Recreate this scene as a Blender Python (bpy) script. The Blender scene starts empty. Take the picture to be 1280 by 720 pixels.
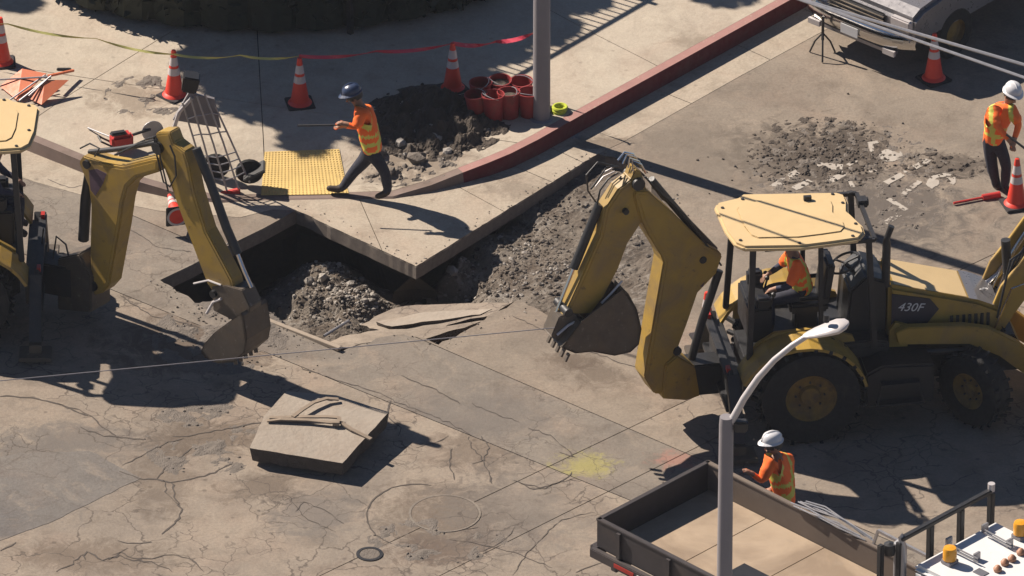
import bpy, bmesh, math, random
from mathutils import Vector, Matrix, noise
from mathutils.geometry import delaunay_2d_cdt
random.seed(7)
R = math.radians
S = bpy.context.scene
COL = S.collection

# ------------------------------------------------------------------ camera, light
ELEV, DIST, PPM = R(30), 140.0, 95.0           # looking down 30 degrees from a helicopter
WID = 1280/PPM
cd = bpy.data.cameras.new('camera'); cam = bpy.data.objects.new('camera', cd); COL.objects.link(cam)
cd.sensor_width = 36; cd.lens = 36*DIST/WID; cd.clip_start = 1; cd.clip_end = 3000
CP = Vector((0, -DIST*math.cos(ELEV), DIST*math.sin(ELEV)))
cam.location = CP; cam.rotation_euler = (R(90)-ELEV, 0, 0)
S.camera = cam

SUN_EL, SUN_AZ = R(41.5), math.atan2(.545, -.84)     # direction towards the sun
SD = Vector((math.cos(SUN_EL)*math.cos(SUN_AZ), math.cos(SUN_EL)*math.sin(SUN_AZ), math.sin(SUN_EL)))
w = bpy.data.worlds.new('World'); S.world = w; w.use_nodes = True
nt = w.node_tree; sky = nt.nodes.new('ShaderNodeTexSky'); sky.sky_type = 'NISHITA'; sky.sun_disc = False
sky.sun_elevation = SUN_EL; sky.sun_rotation = math.atan2(SD.x, SD.y); sky.dust_density = .6; sky.altitude = 4500
bg = nt.nodes['Background']; bg.inputs[1].default_value = .05
nt.links.new(sky.outputs[0], bg.inputs[0])
sl = bpy.data.lights.new('sun', 'SUN'); sl.energy = 5.0; sl.angle = R(.5); sl.color = (1, .89, .77)
so = bpy.data.objects.new('sun', sl); COL.objects.link(so)
so.rotation_euler = (-SD).to_track_quat('-Z', 'Y').to_euler(); so.location = SD*60
S.view_settings.view_transform = 'Standard'; S.view_settings.look = 'None'
S.view_settings.exposure = 0.82; S.view_settings.gamma = 1
S.cycles.max_bounces = 6

# ------------------------------------------------------------------ surveying: photo point -> place
F = Vector((0, math.cos(ELEV), -math.sin(ELEV))); U = Vector((0, math.sin(ELEV), math.cos(ELEV))); RX = Vector((1, 0, 0))
def ray(px, py):
    k = WID/1280/DIST
    return F + RX*((px-640)*k) + U*((360-py)*k)
def G(px, py, z=0.0):
    d = ray(px, py); t = (z-CP.z)/d.z
    return CP + d*t
def V(px, py, y):                                # point on the vertical plane at depth y
    d = ray(px, py); t = (y-CP.y)/d.y
    return CP + d*t
def PL(px, py, o, d):                            # (r, z) on the vertical plane through o along d
    n = Vector((-d.y, d.x, 0)); q = ray(px, py); t = (o-CP).dot(n)/q.dot(n)
    p = CP+q*t
    return ((p-o).dot(d), p.z)

# ------------------------------------------------------------------ materials
MATS = {}; KA = .79                                # overall reflectance level
def nodes_of(name):
    m = bpy.data.materials.new(name); m.use_nodes = True
    return m, m.node_tree, m.node_tree.nodes['Principled BSDF']
def N(nt, t, **kw):
    n = nt.nodes.new(t)
    for k, v in kw.items(): setattr(n, k, v)
    return n
def noise_tex(nt, vec, scale, detail=4, rough=.55, dist=0):
    n = N(nt, 'ShaderNodeTexNoise'); n.inputs['Scale'].default_value = scale; n.inputs['Detail'].default_value = detail
    n.inputs['Roughness'].default_value = rough; n.inputs['Distortion'].default_value = dist
    nt.links.new(vec, n.inputs['Vector']); return n.outputs['Fac']
def ramp(nt, fac, a, b, ca=(0,0,0,1), cb=(1,1,1,1)):
    r = N(nt, 'ShaderNodeValToRGB'); e = r.color_ramp.elements
    e[0].position = a; e[1].position = b; e[0].color = ca; e[1].color = cb
    nt.links.new(fac, r.inputs[0]); return r.outputs[0]
def mix(nt, fac, a, b, mode='MIX'):
    m = N(nt, 'ShaderNodeMix', data_type='RGBA', blend_type=mode)
    for s, v in ((0, fac), (6, a), (7, b)):
        if hasattr(v, 'is_output'): nt.links.new(v, m.inputs[s])
        elif isinstance(v, (int, float)): m.inputs[s].default_value = v
        else: m.inputs[s].default_value = (*v[:3], 1)
    return m.outputs[2]
def mul(nt, a, b, op='MULTIPLY'):
    m = N(nt, 'ShaderNodeMath', operation=op)
    for i, v in enumerate((a, b)):
        if hasattr(v, 'is_output'): nt.links.new(v, m.inputs[i])
        else: m.inputs[i].default_value = v
    return m.outputs[0]
def M(name, col, rough=.6, metal=0, var=.25, sc=6, dirt=0, dirtcol=(.12,.09,.06), bump=0, spec=.5, wear=0, wearcol=(.5,.45,.4)):
    if name in MATS: return MATS[name]
    col = [x*KA for x in col]; dirtcol = [x*KA for x in dirtcol]; wearcol = [x*KA for x in wearcol]
    m, t, b = nodes_of(name)
    tc = N(t, 'ShaderNodeTexCoord'); v = tc.outputs['Object']
    n1 = noise_tex(t, v, sc, 5)
    c = mix(t, n1, [x*(1-var) for x in col], [min(1, x*(1+var)) for x in col])
    if dirt:
        n2 = noise_tex(t, v, sc*.6, 6, .65, .5)
        c = mix(t, mul(t, ramp(t, n2, .62-.25*dirt, .8-.2*dirt), min(1, dirt)), c, dirtcol)
    if wear:
        n3 = noise_tex(t, v, sc*2.3, 7, .7)
        c = mix(t, mul(t, ramp(t, n3, .6, .68), wear), c, wearcol)
    t.links.new(c, b.inputs['Base Color'])
    t.links.new(ramp(t, noise_tex(t, v, sc*3), .2, .8, (rough*.8,)*3+(1,), (min(1, rough*1.2),)*3+(1,)), b.inputs['Roughness'])
    b.inputs['Metallic'].default_value = metal; b.inputs['Specular IOR Level'].default_value = spec
    if bump:
        bm_ = N(t, 'ShaderNodeBump'); bm_.inputs['Strength'].default_value = bump; bm_.inputs['Distance'].default_value = .02
        t.links.new(noise_tex(t, v, sc*6, 6), bm_.inputs['Height']); t.links.new(bm_.outputs[0], b.inputs['Normal'])
    MATS[name] = m; return m
def ground_mat(name, c1, c2, stain=(.09,.07,.055), stain_amt=.5, crack=0, crack_scale=1.1, spots=0, fine=.35, dust=(.42,.34,.26), dust_amt=0, smear=(), splat=()):
    c1 = [x*KA for x in c1]; c2 = [x*KA for x in c2]; stain = [x*KA for x in stain]; dust = [x*KA for x in dust]
    m, t, b = nodes_of(name)
    g = N(t, 'ShaderNodeNewGeometry'); v = g.outputs['Position']
    big = noise_tex(t, v, .55, 5, .6, .6); mid = noise_tex(t, v, 2.3, 6, .65, .4); fin = noise_tex(t, v, 26, 5, .7)
    c = mix(t, ramp(t, big, .32, .68), c1, c2)
    c = mix(t, mul(t, ramp(t, mid, .5, .72), stain_amt), c, stain)
    c = mix(t, mul(t, ramp(t, noise_tex(t, v, 1.2, 6, .7, 1.5), .52, .7), dust_amt), c, dust)
    c = mix(t, mul(t, ramp(t, noise_tex(t, v, .9, 4, .6, 1.0), .45, .7), .35), c, (1.0,.88,.84), 'MULTIPLY')
    c = mix(t, mul(t, ramp(t, noise_tex(t, v, .75, 5, .65, 2.0), .5, .62), .30), c, (.72,.70,.70), 'MULTIPLY')
    c = mix(t, mul(t, ramp(t, noise_tex(t, v, 5.5, 8, .75, .6), .55, .7), .30), c, (.66,.62,.58), 'MULTIPLY')
    c = mix(t, fine, c, mix(t, fin, [0]*3, [1]*3), 'OVERLAY')
    if spots:
        vo = N(t, 'ShaderNodeTexVoronoi'); vo.inputs['Scale'].default_value = 3.2; vo.inputs['Randomness'].default_value = 1
        t.links.new(v, vo.inputs['Vector'])
        c = mix(t, mul(t, ramp(t, vo.outputs['Distance'], .06, .13, (1,1,1,1), (0,0,0,1)), spots), c, (.06,.05,.045))
    for (sx, sy, rx, ry, col, amt) in smear:          # dirt trodden and washed over the surface, with its own ragged outline
        sp = N(t, 'ShaderNodeMapping'); sp.inputs['Location'].default_value = (-sx/rx, -sy/ry, 0); sp.inputs['Scale'].default_value = (1/rx, 1/ry, 0)
        t.links.new(v, sp.inputs['Vector']); ln_ = N(t, 'ShaderNodeVectorMath', operation='LENGTH'); t.links.new(sp.outputs[0], ln_.inputs[0])
        k = mul(t, mul(t, ln_.outputs['Value'], -1.), 1.0, 'ADD'); k = mul(t, k, mul(t, mul(t, noise_tex(t, v, 3.2, 9, .78, .8), -.52, 'ADD'), 3.4), 'ADD')
        c = mix(t, mul(t, ramp(t, k, .0, .55), amt), c, [x*KA for x in col])
    h = fin
    if crack:
        dn = N(t, 'ShaderNodeTexNoise'); dn.inputs['Scale'].default_value = 2.5; dn.inputs['Detail'].default_value = 5; t.links.new(v, dn.inputs['Vector'])
        va = N(t, 'ShaderNodeVectorMath', operation='SCALE'); t.links.new(dn.outputs['Color'], va.inputs[0]); va.inputs['Scale'].default_value = .55
        vb = N(t, 'ShaderNodeVectorMath', operation='ADD'); t.links.new(v, vb.inputs[0]); t.links.new(va.outputs[0], vb.inputs[1])
        for sc_, th, lo in ((crack_scale, .016, .46), (crack_scale*2.8, .034, .51)):
            vo = N(t, 'ShaderNodeTexVoronoi', feature='DISTANCE_TO_EDGE'); vo.inputs['Scale'].default_value = sc_
            t.links.new(vb.outputs[0], vo.inputs['Vector'])
            ln = ramp(t, vo.outputs['Distance'], th*.3, th, (1,1,1,1), (0,0,0,1))
            mk = ramp(t, noise_tex(t, v, .5 if sc_ < 2 else .8, 3, .5, .3), lo, lo+.07)
            k = mul(t, mul(t, ln, mk), crack)
            c = mix(t, k, c, (.08,.065,.055))
    t.links.new(c, b.inputs['Base Color']); b.inputs['Roughness'].default_value = .92; b.inputs['Specular IOR Level'].default_value = .25
    bm_ = N(t, 'ShaderNodeBump'); bm_.inputs['Strength'].default_value = .45; bm_.inputs['Distance'].default_value = .02
    t.links.new(noise_tex(t, v, 14, 8, .7), bm_.inputs['Height']); t.links.new(bm_.outputs[0], b.inputs['Normal'])
    MATS[name] = m; return m

def SM(px, py, wx, wy, col, amt): p = G(px, py); return (p.x, p.y, wx/PPM, wy/(PPM*.5), col, amt)
BRN, GRY, YEL_, PNK_ = (.12,.09,.068), (.165,.147,.132), (.42,.38,.10), (.42,.18,.14)
m_road = ground_mat('worn street concrete', (.345,.288,.228), (.24,.203,.168), stain_amt=.35, crack=.75, spots=.5, dust_amt=.3,
    smear=[SM(560,650,110,60,BRN,.6), SM(545,688,80,22,(.13,.095,.075),.7), SM(390,640,80,40,GRY,.7), SM(250,545,110,30,BRN,.7), SM(240,430,150,50,BRN,.8), SM(110,695,130,25,BRN,.5), SM(600,560,80,40,BRN,.5), SM(330,610,60,25,BRN,.6), SM(200,600,60,50,BRN,.45), SM(40,590,120,70,GRY,.6), SM(640,640,120,70,GRY,.5), SM(90,550,120,30,GRY,.6)])
m_road2 = ground_mat('street asphalt', (.305,.255,.203), (.235,.198,.16), stain_amt=.35, crack=.15, spots=.25, dust_amt=.3,
    smear=[SM(1090,262,170,75,(.12,.103,.09),.9), SM(1000,195,120,50,(.08,.063,.05),.85), SM(1050,190,90,50,(.075,.06,.048),.8), SM(1190,208,70,22,(.09,.073,.06),.8), SM(880,200,140,60,(.19,.16,.13),.6), SM(850,575,45,18,PNK_,.5), SM(860,515,50,25,BRN,.6), SM(745,470,60,18,BRN,.6), SM(710,450,40,14,BRN,.7), SM(250,340,120,60,BRN,.5)])
m_dark_lane = ground_mat('grey lane concrete', (.205,.178,.152), (.27,.235,.195), stain_amt=.4, crack=.6, crack_scale=1.6, dust_amt=.35, smear=[SM(730,582,50,20,YEL_,.55), SM(850,575,40,16,PNK_,.5), SM(600,520,120,40,GRY,.6)])
m_gutter = ground_mat('gutter concrete', (.42,.36,.285), (.46,.395,.315), stain=(.2,.16,.12), stain_amt=.5, spots=.3, dust_amt=.2, smear=[SM(704,168,26,10,(.22,.33,.42),.6), SM(760,180,60,16,BRN,.6), SM(640,235,60,20,BRN,.4)])
m_walk = ground_mat('pavement concrete', (.52,.455,.365), (.45,.39,.315), stain=(.29,.24,.19), stain_amt=.4, spots=.25, fine=.22, smear=[SM(520,205,100,50,(.22,.175,.135),.8), SM(170,140,70,30,(.25,.2,.15),.7), SM(880,70,60,14,(.25,.2,.15),.6)])
m_patch = ground_mat('asphalt patch', (.15,.14,.135), (.205,.185,.165), stain_amt=.3, dust_amt=.45, crack=.3)
m_joint = M('joint dirt', (.06,.05,.042), .95, var=.3)
m_red = M('shade-darkened worn red paint', (.125,.012,.018), .8, var=.3, sc=4, dirt=.4, dirtcol=(.12,.07,.06), wear=.35, wearcol=(.2,.12,.1))  # kerb face only: worn red, deepened so its shade is in the colour
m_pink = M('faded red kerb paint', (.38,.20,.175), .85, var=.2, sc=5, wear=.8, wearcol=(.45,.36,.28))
m_kerb = M('old kerb concrete', (.22,.16,.135), .9, var=.3, sc=4, dirt=.6)
m_yel = M('safety yellow tile', (.74,.53,.19), .75, var=.2, sc=6, dirt=.35, dirtcol=(.35,.26,.13))
m_paint = M('white road paint', (.45,.405,.35), .8, var=.2, sc=5, wear=.4, wearcol=(.3,.25,.2), dirt=.5, dirtcol=(.25,.2,.16))
m_tar = M('tar', (.085,.068,.056), .8, var=.3)
m_cat = M('machine yellow paint', (.42,.265,.045), .55, var=.2, sc=3, dirt=.7, dirtcol=(.23,.16,.085), wear=.6, wearcol=(.13,.085,.045))
m_rim = M('dirty wheel rim', (.27,.165,.035), .75, var=.4, sc=5, dirt=.8, dirtcol=(.06,.045,.035))
m_roof = M('sun faded yellow roof', (.68,.50,.26), .55, var=.1, sc=3, dirt=.2, dirtcol=(.5,.34,.15))
m_blk = M('black steel', (.022,.022,.024), .5, var=.4, dirt=.3, dirtcol=(.09,.07,.05))
m_rub = M('tyre rubber', (.014,.0135,.014), .85, var=.4, dirt=.35, dirtcol=(.10,.08,.06))
m_chr = M('polished steel', (.7,.68,.66), .18, 1, var=.1)
m_steel = M('galvanised steel', (.42,.41,.42), .45, .6, var=.2)
m_bkt = M('bucket steel', (.12,.098,.078), .55, .3, var=.4, sc=5, dirt=.7, dirtcol=(.16,.12,.08), wear=.3)
m_pole = M('painted pole grey', (.27,.25,.26), .6, var=.12, sc=3)
m_lamp = M('light grey aluminium', (.62,.58,.57), .4, .2, var=.1)
m_glass, t_, b_ = nodes_of('smoked glass'); b_.inputs['Base Color'].default_value = (.02,.025,.03,1); b_.inputs['Roughness'].default_value = .08
m_cone = M('cone orange', (.82,.05,.025), .5, var=.12, sc=8, dirt=.15, dirtcol=(.3,.06,.04))
m_refl = M('cone reflective collar', (.62,.56,.55), .4, var=.1, sc=9, dirt=.3, dirtcol=(.35,.28,.27))
m_conb = M('cone black base', (.03,.027,.03), .8)
m_vest = M('hi-vis orange', (1.25,.20,.025), .7, var=.12, sc=14)
m_lime = M('hi-vis lime tape', (.75,.72,.12), .5, var=.12, sc=14)
m_vdark = M('dark vehicle paint', (.035,.032,.042), .25, .3, var=.1)
m_broke_shade = M('shade-darkened broken edge', (.085,.068,.055), 1, var=.45, sc=6, bump=1, dirt=.6, dirtcol=(.06,.045,.035))  # slab sides: soiled concrete, colour lowered further to paint in their shade
m_jean = M('dark work trousers', (.022,.024,.042), .9, var=.35, sc=12)
m_shirt = M('navy work shirt', (.03,.035,.07), .9, var=.3, sc=12)
m_skin = M('skin', (.36,.19,.12), .6, var=.1)
m_boot = M('brown boots', (.05,.035,.025), .8, var=.3)
m_hatw = M('white hard hat shell', (.72,.72,.74), .3, var=.05)
m_hatb = M('blue hard hat shell', (.04,.06,.12), .3, var=.1)
m_hato = M('red hard hat shell', (.5,.09,.04), .35, var=.1)
m_org = M('orange sign sheet', (.72,.2,.09), .6, var=.15, sc=4, dirt=.3, dirtcol=(.4,.12,.08))
m_pail = M('scuffed red pail', (.34,.03,.03), .6, var=.35, sc=8, dirt=.6, dirtcol=(.14,.06,.05))
m_redp = M('red plastic', (.55,.035,.03), .5, var=.2, sc=8, dirt=.25)
m_wht = M('white vehicle paint', (.80,.80,.79), .3, var=.04, dirt=.15, dirtcol=(.5,.48,.45))
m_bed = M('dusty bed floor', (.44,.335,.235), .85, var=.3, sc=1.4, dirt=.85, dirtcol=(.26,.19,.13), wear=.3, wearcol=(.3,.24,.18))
m_bedw = M('bed wall dark steel', (.045,.037,.038), .6, var=.3, sc=2, dirt=.4, dirtcol=(.12,.09,.07))
m_bedg = M('dusty bed side', (.16,.125,.10), .75, var=.25, sc=2, dirt=.4, dirtcol=(.22,.17,.12))
m_amb = M('amber lens', (.80,.36,.02), .3, var=.1)
m_tail = M('red reflector', (.45,.03,.02), .4, var=.1)
m_leaf = M('dark shrub leaves', (.018,.026,.014), .7, var=.5, sc=3)
m_bark = M('bark', (.09,.065,.045), .95, var=.3, bump=.5)
m_wood = M('pale wood', (.33,.27,.21), .8, var=.25, sc=7)
m_strap = M('dusty strap', (.27,.21,.155), .9, var=.3, sc=9)
m_card = M('brown cardboard', (.42,.27,.19), .9, var=.15)
m_lime2 = M('lime hose', (.55,.62,.05), .5, var=.15)
m_tapey = M('yellow caution tape', (.55,.52,.16), .5, var=.1)
m_taper = M('red danger tape', (.65,.06,.10), .4, var=.1, wear=.4, wearcol=(.8,.6,.6))
m_decal = M('dark decal', (.035,.03,.045), .5, var=.2)
m_prp = M('faded purple decal', (.10,.06,.085), .6, var=.4, sc=14, wear=.8, wearcol=(.22,.16,.12))
m_prnt = M('white print', (.72,.72,.72), .6, var=.05)
m_marker = M('dusty orange marker lens', (.42,.2,.11), .5, var=.2)
m_vgrey = M('silver vehicle paint', (.30,.29,.30), .3, .5, var=.08)
m_plast = M('black plastic', (.02,.02,.022), .45, var=.2)
m_chunk = M('broken concrete', (.38,.345,.305), .95, var=.3, sc=5, bump=.8, dirt=.4, dirtcol=(.2,.15,.1))
m_slab = M('lifted slab concrete', (.335,.285,.232), .95, var=.25, sc=2.5, bump=.6, dirt=.6, dirtcol=(.27,.21,.16))
def earth_mat():
    m, t, b = nodes_of('excavated earth')
    g = N(t, 'ShaderNodeNewGeometry'); v = g.outputs['Position']
    n1 = noise_tex(t, v, 1.6, 7, .7, .8); n2 = noise_tex(t, v, 9, 8, .8)
    c = mix(t, ramp(t, n1, .35, .65), (.125,.10,.08), (.23,.20,.168))
    c = mix(t, mul(t, ramp(t, noise_tex(t, v, 3.1, 8, .75, 1.2), .53, .63), .75), c, (.33,.30,.265))
    c = mix(t, .6, c, mix(t, n2, [0]*3, [1]*3), 'OVERLAY')
    t.links.new(c, b.inputs['Base Color']); b.inputs['Roughness'].default_value = 1; b.inputs['Specular IOR Level'].default_value = .1
    bm_ = N(t, 'ShaderNodeBump'); bm_.inputs['Strength'].default_value = 1; bm_.inputs['Distance'].default_value = .05
    t.links.new(noise_tex(t, v, 18, 8, .8), bm_.inputs['Height']); t.links.new(bm_.outputs[0], b.inputs['Normal'])
    return m
m_earth = earth_mat()
def wall_mat():                                   # cut face: concrete crust above, soil strata below
    m, t, b = nodes_of('cut soil wall')
    g = N(t, 'ShaderNodeNewGeometry'); sx = N(t, 'ShaderNodeSeparateXYZ'); t.links.new(g.outputs['Position'], sx.inputs[0])
    c = mix(t, ramp(t, mul(t, sx.outputs[2], mul(t, noise_tex(t, g.outputs['Position'], 3), .1), 'ADD'), 0, .03), (.08,.058,.045), (.08,.058,.045))
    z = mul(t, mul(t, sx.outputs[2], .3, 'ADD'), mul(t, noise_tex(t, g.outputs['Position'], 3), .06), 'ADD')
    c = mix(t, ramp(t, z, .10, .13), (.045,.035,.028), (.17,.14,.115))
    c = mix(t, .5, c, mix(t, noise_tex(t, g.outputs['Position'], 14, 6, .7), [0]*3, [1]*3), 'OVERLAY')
    t.links.new(c, b.inputs['Base Color']); b.inputs['Roughness'].default_value = 1
    return m
m_cut = wall_mat()
m_mud = M('dark spoil', (.088,.068,.052), 1, var=.5, sc=9, bump=1)
m_mudl = M('dry spoil', (.175,.148,.124), 1, var=.4, sc=9, bump=1)

# ------------------------------------------------------------------ mesh helpers
class MB:
    def __init__(s): s.v = []; s.f = []; s.mi = []
    def add(s, vs, fs, mi=0):
        o = len(s.v); s.v += [tuple(p) for p in vs]
        for f in fs: s.f.append([o+i for i in f]); s.mi.append(mi)
        return s
    def box(s, c, d, rot=None, mi=0, taper=1.0):
        c = Vector(c); vs = []
        for z in (-1, 1):
            k = taper if z > 0 else 1
            for x, y in ((-1,-1),(1,-1),(1,1),(-1,1)):
                p = Vector((x*d[0]/2*k, y*d[1]/2*k, z*d[2]/2))
                if rot: p = rot @ p
                vs.append(c+p)
        return s.add(vs, [(3,2,1,0),(4,5,6,7),(0,1,5,4),(1,2,6,5),(2,3,7,6),(3,0,4,7)], mi)
    def bar(s, a, b, wd, ht=None, mi=0, up=Vector((0,0,1))):
        a = Vector(a); b = Vector(b); ht = ht or wd; d = (b-a); L = d.length; d.normalize()
        if abs(d.dot(up)) > .98: up = Vector((0,1,0))
        y = up.cross(d).normalized(); z = d.cross(y)
        m = Matrix((d, y, z)).transposed()
        return s.box((a+b)/2, (L, wd, ht), m, mi)
    def tube(s, pts, r, n=8, mi=0, caps=True):
        pts = [Vector(p) for p in pts]; rs = r if isinstance(r, (list, tuple)) else [r]*len(pts)
        rings = []; pu = None
        for i, p in enumerate(pts):
            d = (pts[min(i+1, len(pts)-1)]-pts[max(i-1, 0)]).normalized()
            if pu is None: pu = Vector((0,0,1)) if abs(d.z) < .9 else Vector((1,0,0))
            x = d.cross(pu).normalized(); y = x.cross(d).normalized(); pu = y
            rings.append([p+(x*math.cos(2*math.pi*k/n)+y*math.sin(2*math.pi*k/n))*rs[i] for k in range(n)])
        vs = [q for g_ in rings for q in g_]; fs = []
        for i in range(len(pts)-1):
            for k in range(n):
                a = i*n+k; b = i*n+(k+1) % n
                fs.append((a, b, b+n, a+n))
        if caps: fs += [tuple(range(n))[::-1], tuple((len(pts)-1)*n+k for k in range(n))]
        return s.add(vs, fs, mi)
    def prism(s, poly, o, d, half, mi=0, n=None, off=0):  # poly (r,z) in the vertical plane through o along d, extruded +-half
        d = Vector(d); n = Vector((-d.y, d.x, 0)) if n is None else n
        A = [Vector((o[0],o[1],0))+d*r+Vector((0,0,z))+n*(off-half) for r, z in poly]
        B = [Vector((o[0],o[1],0))+d*r+Vector((0,0,z))+n*(off+half) for r, z in poly]
        k = len(poly)
        return s.add(A+B, [tuple(range(k)), tuple(range(2*k-1, k-1, -1))]+[(i, k+i, k+(i+1) % k, (i+1) % k) for i in range(k)], mi)
    def slab(s, pts, z0, z1, mi=0):                      # horizontal polygon with thickness
        k = len(pts)
        return s.add([(p[0], p[1], z0) for p in pts]+[(p[0], p[1], z1) for p in pts],
            [tuple(range(k))[::-1], tuple(range(k, 2*k))]+[(i, (i+1) % k, k+(i+1) % k, k+i) for i in range(k)], mi)
    def lathe(s, prof, c=(0,0,0), axis='z', n=20, mi=0):
        c = Vector(c); vs = []; k = len(prof)
        for j in range(n):
            a = 2*math.pi*j/n
            for r, h in prof:
                if axis == 'z': p = Vector((r*math.cos(a), r*math.sin(a), h))
                elif axis == 'y': p = Vector((r*math.cos(a), h, r*math.sin(a)))
                else: p = Vector((h, r*math.cos(a), r*math.sin(a)))
                vs.append(c+p)
        fs = [(j*k+i, ((j+1) % n)*k+i, ((j+1) % n)*k+i+1, j*k+i+1) for j in range(n) for i in range(k-1)]
        return s.add(vs, fs, mi)
    def build(s, name, mats, parent=None, bevel=0, smooth=False, loc=None):
        me = bpy.data.meshes.new(name)
        vs = s.v
        if loc is not None: vs = [(p[0]-loc[0], p[1]-loc[1], p[2]-loc[2]) for p in vs]
        me.from_pydata(vs, [], s.f)
        mats = mats if isinstance(mats, (list, tuple)) else [mats]
        for m in mats: me.materials.append(m)
        for p, i in zip(me.polygons, s.mi): p.material_index = i
        bm = bmesh.new(); bm.from_mesh(me)
        bmesh.ops.recalc_face_normals(bm, faces=bm.faces)
        if bevel:
            es = [e for e in bm.edges if len(e.link_faces) == 2 and e.calc_face_angle(0) > .6]
            bmesh.ops.bevel(bm, geom=es, offset=bevel, segments=2, affect='EDGES', clamp_overlap=True)
        bm.to_mesh(me); bm.free()
        if smooth:
            for p in me.polygons: p.use_smooth = True
            try: me.set_sharp_from_angle(angle=R(40))
            except Exception: pass
        o = bpy.data.objects.new(name, me); COL.objects.link(o)
        if loc is not None: o.location = loc
        if parent: o.parent = parent
        return o
def tag(o, label=None, cat=None, group=None, kind=None):
    if label: o['label'] = label
    if cat: o['category'] = cat
    if group: o['group'] = group
    if kind: o['kind'] = kind
    return o
def thing(name, label, cat, loc=(0,0,0), rz=0, group=None):
    o = bpy.data.objects.new(name, None); COL.objects.link(o); o.location = loc; o.rotation_euler = (0,0,rz)
    o.empty_display_size = .1
    return tag(o, label, cat, group)
def copy_tree(o, parent=None):
    c = o.copy(); COL.objects.link(c); c.parent = parent
    if parent: c.matrix_parent_inverse = o.matrix_parent_inverse.copy()
    for ch in list(o.children): copy_tree(ch, c)
    return c
def keepworld(o, parent):                                # o's mesh is in world coordinates; hang it under parent
    o.parent = parent
    mw = Matrix.Translation(parent.location) @ parent.rotation_euler.to_matrix().to_4x4()
    o.matrix_parent_inverse = mw.inverted()
    return o
def inside(p, poly):
    x, y = p[0], p[1]; c = False; j = len(poly)-1
    for i in range(len(poly)):
        xi, yi = poly[i][0], poly[i][1]; xj, yj = poly[j][0], poly[j][1]
        if (yi > y) != (yj > y) and x < (xj-xi)*(y-yi)/(yj-yi)+xi: c = not c
        j = i
    return c
def sheet(outer, holes, z=0, grid=0, hf=None, gb=None):
    """triangulated sheet with holes; returns verts, tris"""
    pts = []; edges = []
    for poly in [outer]+holes:
        o = len(pts); k = len(poly); pts += [Vector((p[0], p[1])) for p in poly]; edges += [(o+i, o+(i+1) % k) for i in range(k)]
    if grid:
        xs = [p[0] for p in (gb or outer)]; ys = [p[1] for p in (gb or outer)]
        x = min(xs)
        while x < max(xs):
            y = min(ys)
            while y < max(ys):
                q = (x+random.uniform(-.1,.1)*grid, y+random.uniform(-.1,.1)*grid)
                if inside(q, outer) and not any(inside(q, h) for h in holes): pts.append(Vector(q))
                y += grid
            x += grid
    v, e, f, *_ = delaunay_2d_cdt(pts, edges, [], 0, 1e-5)
    fs = []
    for t in f:
        c = sum((v[i] for i in t), Vector((0,0)))/len(t)
        if inside(c, outer) and not any(inside(c, h) for h in holes): fs.append(tuple(t))
    vs = [(p.x, p.y, hf(p.x, p.y) if hf else z) for p in v]
    return vs, fs

# ------------------------------------------------------------------ layout traced on the ground
def GP(L): return [G(*p) for p in L]
HOLE_PX = [(370,263),(520,333),(748,192),(775,200),(802,216),(838,252),(856,292),(850,345),
           (830,398),(806,436),(770,426),(738,419),(700,402),(668,384),(645,376),(625,388),(600,403),(575,417),(548,431),(530,422),(505,418),(480,421),(452,430),(428,439),
           (400,424),(368,412),(330,400),(298,394),(255,385),(228,367),(200,350),(240,331),(285,307),(330,285)]
def chipped(p, q, amp=.012):
    m_ = max(1, int((q-p).length/.07)); t_ = (q-p).normalized(); nn = Vector((-t_.y, t_.x, 0))
    return [p.lerp(q, j/m_)+nn*(amp*noise.noise(p.lerp(q, j/m_)*9)+amp*min(0, noise.noise(p.lerp(q, j/m_)*3.1)+.25)*-5) for j in range(1, m_)]
def rough_rim():
    out = []; n = len(HOLE_PX); iK = HOLE_PX.index((748,192)); iS = HOLE_PX.index((200,350))
    for i in range(n):
        p, q = G(*HOLE_PX[i]), G(*HOLE_PX[(i+1) % n]); out.append(p)
        if i < 2: out += chipped(p, q)
        if iK <= i < iS:
            m_ = max(1, int((q-p).length/.09)); t_ = (q-p).normalized(); nn = Vector((-t_.y, t_.x, 0))
            for j in range(1, m_): s_ = p.lerp(q, j/m_); out.append(s_+nn*(.05*noise.noise(s_*5)+.03*noise.noise(s_*17)))
    return out
HOLE = rough_rim()
def hidx(px): g_ = G(*px); return min(range(len(HOLE)), key=lambda i: (HOLE[i]-g_).length)
KERB_PX = [(-700,-110),(-240,76),(-60,150),(45,193),(105,217),(172,239),(218,249),(275,254),(330,251),(385,250),(435,249),(492,249),(540,240),(580,229),(612,220),(640,210),(675,193),(740,157),(860,91),(950,41),(1040,-9),(1400,-208),(1900,-480)]
KERB_H  = [.17,.17,.17,.17,.16,.13,.09,.03,.012,.012,.012,.03,.09,.15,.19,.21,.22,.23,.23,.23,.23,.23,.23]
KERB = GP(KERB_PX)
GOUT_PX = [(-700,-50),(-240,120),(-60,192),(45,228),(110,246),(200,264),(300,272),(340,262),(370,263),(520,333),(748,192),(778,178),(922,97),(1040,33),(1400,-164),(1900,-440)]
GOUT = GP(GOUT_PX)
j0 = GOUT_PX.index((370,263)); GOUT = GOUT[:j0+1]+chipped(GOUT[j0],GOUT[j0+1])+[GOUT[j0+1]]+chipped(GOUT[j0+1],GOUT[j0+2])+GOUT[j0+2:]
def gidx(px): g_ = G(*px); return min(range(len(GOUT)), key=lambda i: (GOUT[i]-g_).length)
def offset(path, d):
    out = []
    for i, p in enumerate(path):
        a = path[max(i-1,0)]; b = path[min(i+1,len(path)-1)]
        t = Vector((b[0]-a[0], b[1]-a[1], 0)).normalized(); out.append(Vector((p[0]-t.y*d, p[1]+t.x*d, 0)))
    return out
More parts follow.
